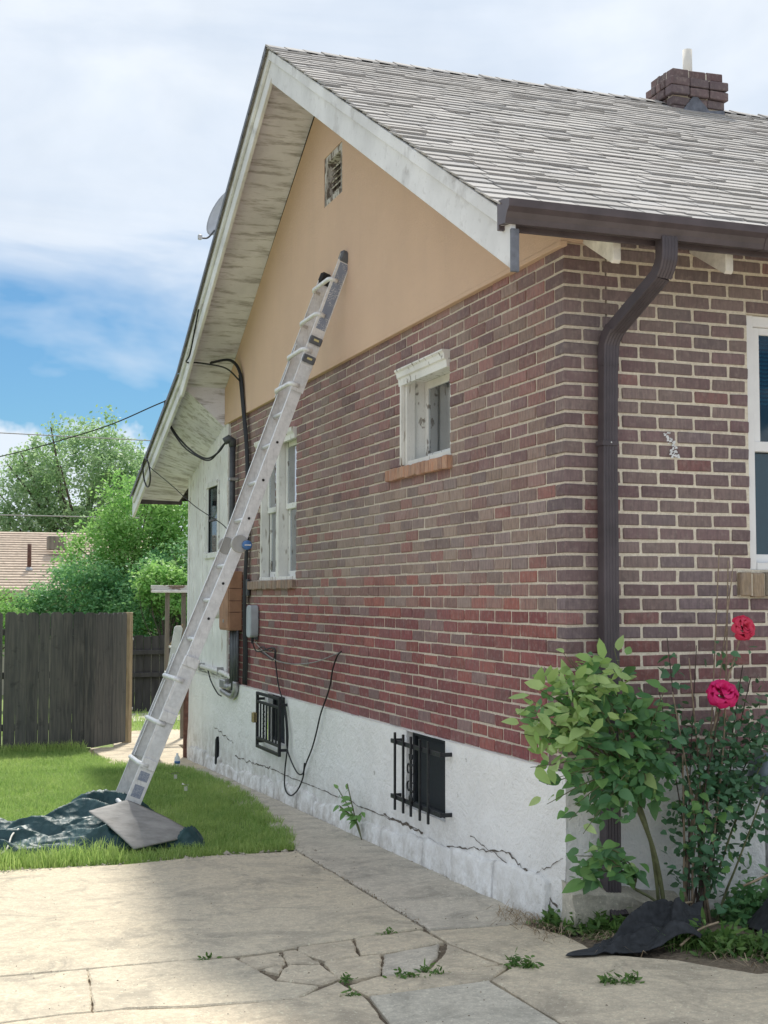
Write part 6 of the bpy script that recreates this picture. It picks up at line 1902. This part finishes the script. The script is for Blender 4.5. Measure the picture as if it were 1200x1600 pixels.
rb = thing('rose_bush', (.56, -.24, gz(0, 0)), 'rose bush with two pink red blooms and bare canes against the brick', 'rose bush')
LR = leaf_set('leaf_rose', .058, .74, .08); LRM = leaf_set('leaf_mid', .055, .74, .08)
rbase = Vector((.56, -.24, -.74))
can = [((.757, -.28, 1.04), 'cane_brown', .006), ((.72, -.26, 1.10), 'cane_brown', .005), ((.80, -.26, 1.02), 'cane_brown', .005), ((.792, -.33, .68), 'cane_brown', .009), ((.655, -.36, .37), 'cane_dark', .006),
       ((.55, -.24, .56), 'cane_brown', .006), ((.44, -.22, .66), 'cane_dark', .004), ((.38, -.22, .46), 'cane_dark', .004), ((.62, -.2, .62), 'cane_dark', .004), ((.92, -.22, .46), 'cane_dark', .005), ((.86, -.24, .52), 'cane_dark', .005),
       ((.96, -.28, .08), 'cane_green', .007), ((.90, -.34, -.10), 'cane_green', .006), ((.43, -.28, .40), 'cane_brown', .006), ((.70, -.26, .24), 'cane_green', .007), ((.47, -.30, .10), 'cane_brown', .007), ((.97, -.25, .22), 'cane_dark', .005), ((.52, -.28, -.02), 'cane_brown', .006)]
cl = []
for e, mt, r_ in can:
    e = Vector(e); b0 = rbase + Vector((rs.uniform(-.08, .10), rs.uniform(-.05, .04), 0))
    mid = b0.lerp(e, .5) + Vector((rs.uniform(-.05, .05), rs.uniform(-.04, .02), rs.uniform(-.02, .08)))
    pl = spline([b0, b0.lerp(mid, .5) + Vector((rs.uniform(-.02, .02), 0, 0)), mid, e], 8)
    MB().tube(pl, [r_ * (1.25 - .7 * i / (len(pl) - 1)) for i in range(len(pl))], 6).build('cane', mt, rb, True)
    cl.append(pl)
cnt = 0
zones = [((.72, -.30, -.06), (.22, .10, .18), 80, LR), ((.84, -.30, -.22), (.16, .10, .12), 34, LR), ((.58, -.34, -.32), (.12, .10, .20), 40, LR), ((.46, -.28, .14), (.14, .08, .16), 26, LR), ((.70, -.30, .18), (.12, .06, .08), 20, LR), ((.46, -.24, .46), (.07, .04, .10), 14, LR), ((.71, -.31, .56), (.07, .03, .05), 9, LR),
         ((.90, -.26, .24), (.08, .05, .12), 16, LR), ((.60, -.36, -.30), (.14, .08, .16), 14, LRM), ((.62, -.34, -.52), (.08, .06, .12), 12, LR), ((.50, -.34, -.10), (.10, .06, .1), 12, LRM)]
for c, r_, k, S_ in zones:
    for i in range(k):
        q = Vector((rs.gauss(0, .6) * r_[0], rs.gauss(0, .6) * r_[1], rs.gauss(0, .6) * r_[2])) + Vector(c)
        a = rs.uniform(0, 6.28)
        put_leaf(rb, S_, q, Vector((math.cos(a), math.sin(a) * .7 - .5, 0)), .3, 1.1); cnt += 1
for p in ((.50, -.40, -.22), (.62, -.40, -.17), (.68, -.40, -.25), (.40, -.36, .19), (.82, -.35, .60), (.70, -.38, .30)):
    put_leaf(rb, LRM if p[2] < 0 else LR, Vector(p), Vector((rs.uniform(-.5, .5), -.6, -.1)), .3, 1.5)
P_ = nrg.normal(size=(420, 3)) * np.array([.13, .05, .12]) + np.array([.74, -.24, -.10])
P2 = nrg.normal(size=(260, 3)) * np.array([.09, .05, .13]) + np.array([.58, -.28, -.38])
P3 = nrg.normal(size=(150, 3)) * np.array([.10, .03, .10]) + np.array([.46, -.22, .14])
P4 = nrg.normal(size=(240, 3)) * np.array([.14, .05, .10]) + np.array([.66, -.30, .05])
P5 = nrg.normal(size=(160, 3)) * np.array([.09, .04, .16]) + np.array([.86, -.26, .18])
leaf_mass('small_leaves', 'leaf_rose_mass', np.vstack([P_, P2, P3, P4, P5]), .046, rb, None, .3, .66, 'stuff', True, -1.0)
# blooms: real petals in whorls
def petal_mesh(mat, w_, h_, cup, roll):
    n_ = 6; V = []; F = []
    for j in range(n_ + 1):
        v = j / n_
        ww = w_ * (.35 + .65 * math.sin(math.pi * (.12 + .62 * v))) * (1 if v < .85 else .93)
        for i in range(n_ + 1):
            u = i / n_ * 2 - 1
            y_ = cup * (1 - math.cos(v * 1.4)) + .20 * w_ * (1 - u * u) - roll * max(0, v - .7) ** 2 * -6 * h_
            V.append((u * ww / 2, -y_ + .0, h_ * math.sin(v * 1.5) - roll * h_ * max(0, v - .75) * 1.2 + .05 * h_ * math.cos(u * 5)))
    for j in range(n_):
        for i in range(n_):
            a = j * (n_ + 1) + i; F.append((a, a + 1, a + n_ + 2, a + n_ + 1))
    me, _ = MB().add(V, F).mesh('petal', mat, False, True)
    return me
def bloom(ctr, mat, R0, tilt, label, open_):
    o = thing('bloom', ctr); o.parent = rb; o.location = Vector(ctr) - WL[rb.name]
    o['label'] = label
    o.rotation_euler = tilt
    k = 0
    for ring, (n_, rad, wd, hh, lean) in enumerate(((3, .06, .42, .55, .05), (4, .16, .50, .62, .20), (5, .30, .62, .66, .45), (6, .46, .70, .66, .75), (7, .58, .74, .62, 1.10), (7, .62, .74, .58, 1.45))):
        me = petal_mesh(mat, wd * R0 * 1.5, hh * R0 * 1.15, .25 * R0, .25 + .12 * ring)
        for i in range(n_):
            a = 2 * math.pi * (i + .5 * (ring % 2)) / n_ + rs.uniform(-.12, .12) + ring * .4
            p = bpy.data.objects.new('petal', me)
            COL.objects.link(p); p.parent = o
            rr = rad * R0 * .62
            ln = lean * open_ + rs.uniform(-.08, .08)
            # petal local: z up, outer face -y; place facing outwards
            p.rotation_euler = (Matrix.Rotation(a + math.pi / 2, 3, 'Z') @ Matrix.Rotation(ln, 3, 'X')).to_euler()
            p.location = (rr * math.cos(a), rr * math.sin(a), -.02 * R0 * ring)
            s_ = rs.uniform(.92, 1.08); p.scale = (s_, s_, s_)
    cal = MB().lathe([(.004, -.03), (.014, -.012), (.016, .0)], (0, 0, 0), None, 10)
    me, _ = cal.mesh('calyx', 'cane_green', False, True); p = bpy.data.objects.new('calyx', me); COL.objects.link(p); p.parent = o
    return o
bloom((.655, -.37, .40), 'petal_pink', .066, (R(42), R(-6), 0), 'wide open deep pink bloom, the lower of the two', 1.0)
bloom((.795, -.35, .71), 'petal_red', .052, (R(72), R(10), 0), 'rounder red bloom, the higher of the two', .72)

# small plant growing at the wall
sp = thing('wall_seedling', (-.09, 3.05, gz(0, 3.05)), 'small leafy seedling growing where the foundation meets the walkway', 'plant')
LS = leaf_set('leaf_mid', .075, .5)
pls = []
for e in ((-.13, 3.30, -.52), (-.12, 3.12, -.46), (-.15, 2.95, -.55), (-.2, 3.05, -.60), (-.10, 2.85, -.62), (-.14, 3.22, -.64)):
    pl = spline([(-.085, 2.90, gz(0, 2.9)), Vector((-.10, 2.98, -.70)), e], 6); pls.append(pl)
    MB().tube(pl, .004, 5).build('stem', 'cane_green', sp, True)
    for i in range(7):
        p = pl[-1 - i] if i < len(pl) else pl[0]
        put_leaf(sp, LS, p, Vector((rs.uniform(-1, .2), rs.uniform(-1, 1), .1)), .3, 1.0)

# black landscape fabric
def cloth(name, outline, hfn, label, n_=80):
    (x0, y0), (x1, y1), (x2, y2), (x3, y3) = outline
    V = []; F = []
    for lay in (0, 1):
        for j in range(n_ + 1):
            for i in range(n_ + 1):
                u, v = i / n_, j / n_
                a = (x0 * (1 - u) + x1 * u) * (1 - v) + (x3 * (1 - u) + x2 * u) * v
                b_ = (y0 * (1 - u) + y1 * u) * (1 - v) + (y3 * (1 - u) + y2 * u) * v
                a += .03 * mnoise.noise((u * 3, v * 3, 2)); b_ += .03 * mnoise.noise((u * 3, v * 3, 7))
                V.append((a, b_, gz(a, b_) + .006 + hfn(u, v) - .003 * lay))
        o_ = lay * (n_ + 1) ** 2
        for j in range(n_):
            for i in range(n_):
                q = o_ + j * (n_ + 1) + i; F.append((q, q + 1, q + n_ + 2, q + n_ + 1))
    return tag(MB().add(V, F).build(name, 'fabric_black', None, True, fix=False), label, 'fabric')
def rg(x_, y_, z_): return 1 - 2 * abs(mnoise.noise((x_, y_, z_)))
FP1 = np.array(make_pleats(9, .15, .09, .2, .8) + make_pleats(16, .08, .045, .05, .9) + make_pleats(16, .02, .025))
FP2 = np.array(make_pleats(8, .08, .16) + make_pleats(14, .035, .05))
cloth('landscape_fabric', [(-.31, -.57), (.30, -.70), (.56, -.32), (.02, -.36)], lambda u, v: max(0, .006 + .12 * v * u + pleat_sum(FP1, u, v, .75, .35) * (.35 + .65 * min(1, u * 2))), 'creased black landscape fabric spilling on to the slab below the shrub')
cloth('landscape_fabric', [(.55, -.86), (1.25, -1.04), (1.35, -.46), (.74, -.40)], lambda u, v: max(0, .01 + .15 * math.sin(min(1, v * 1.25) * 2.2) * (.75 + .25 * math.sin(u * 7)) * min(1, u * 4 + .2) + pleat_sum(FP2, u, v, .7, .45)), 'black landscape fabric humped over the bed at the right edge')
# dry stalks
for k, (a, b_, lab) in enumerate((((.16, -.46, -.63), (.50, -.32, -.60), 'long dry stalk lying across the black fabric'), ((.22, -.66, -.70), (.46, -.60, -.63), 'pale dry stalk at the lower edge of the fabric'), ((.72, -.42, -.52), (1.02, -.55, -.42), 'green stalk sticking out above the right fabric'))):
    tag(MB().tube(spline([a, Vector(a).lerp(Vector(b_), .5) + Vector((0, 0, .02)), b_], 4), .006, 5).build('dry_stalk', 'dead_stalk', None, True), lab, 'stalk')
# blue grey tank at the right edge
tk = thing('gas_meter', (1.03, -.20, -.1), 'rounded blue grey metal housing at the right edge below the window', 'meter')
MB().lathe([(.0, -.11), (.06, -.105), (.095, -.06), (.10, 0), (.095, .06), (.06, .10), (.0, .11)], (1.04, -.18, -.035), None, 24).build('housing', 'tank_blue', tk, True)
MB().tube([(1.06, -.15, -.13), (1.06, -.15, gz(0, 0) - .05)], .018, 10).build('riser_pipe', 'pipe_galvanised', tk, True)
MB().tube([(1.06, -.15, -.05), (1.06, .0, -.05)], .016, 10).build('wall_pipe', 'pipe_galvanised', tk, True)
# soil mound of the bed
sheet('flower_bed', lambda x_, y_: gz(x_, y_) - .03 + .05 * max(0, min(1, (y_ + 1.1) / .6)) * max(0, min(1, (x_ + .02) / .4)) + .012 * mnoise.noise((x_ * 6, y_ * 6, 2)), list(np.arange(-.05, 3.2, .06)), list(np.arange(-1.22, .02, .06)), 'soil')
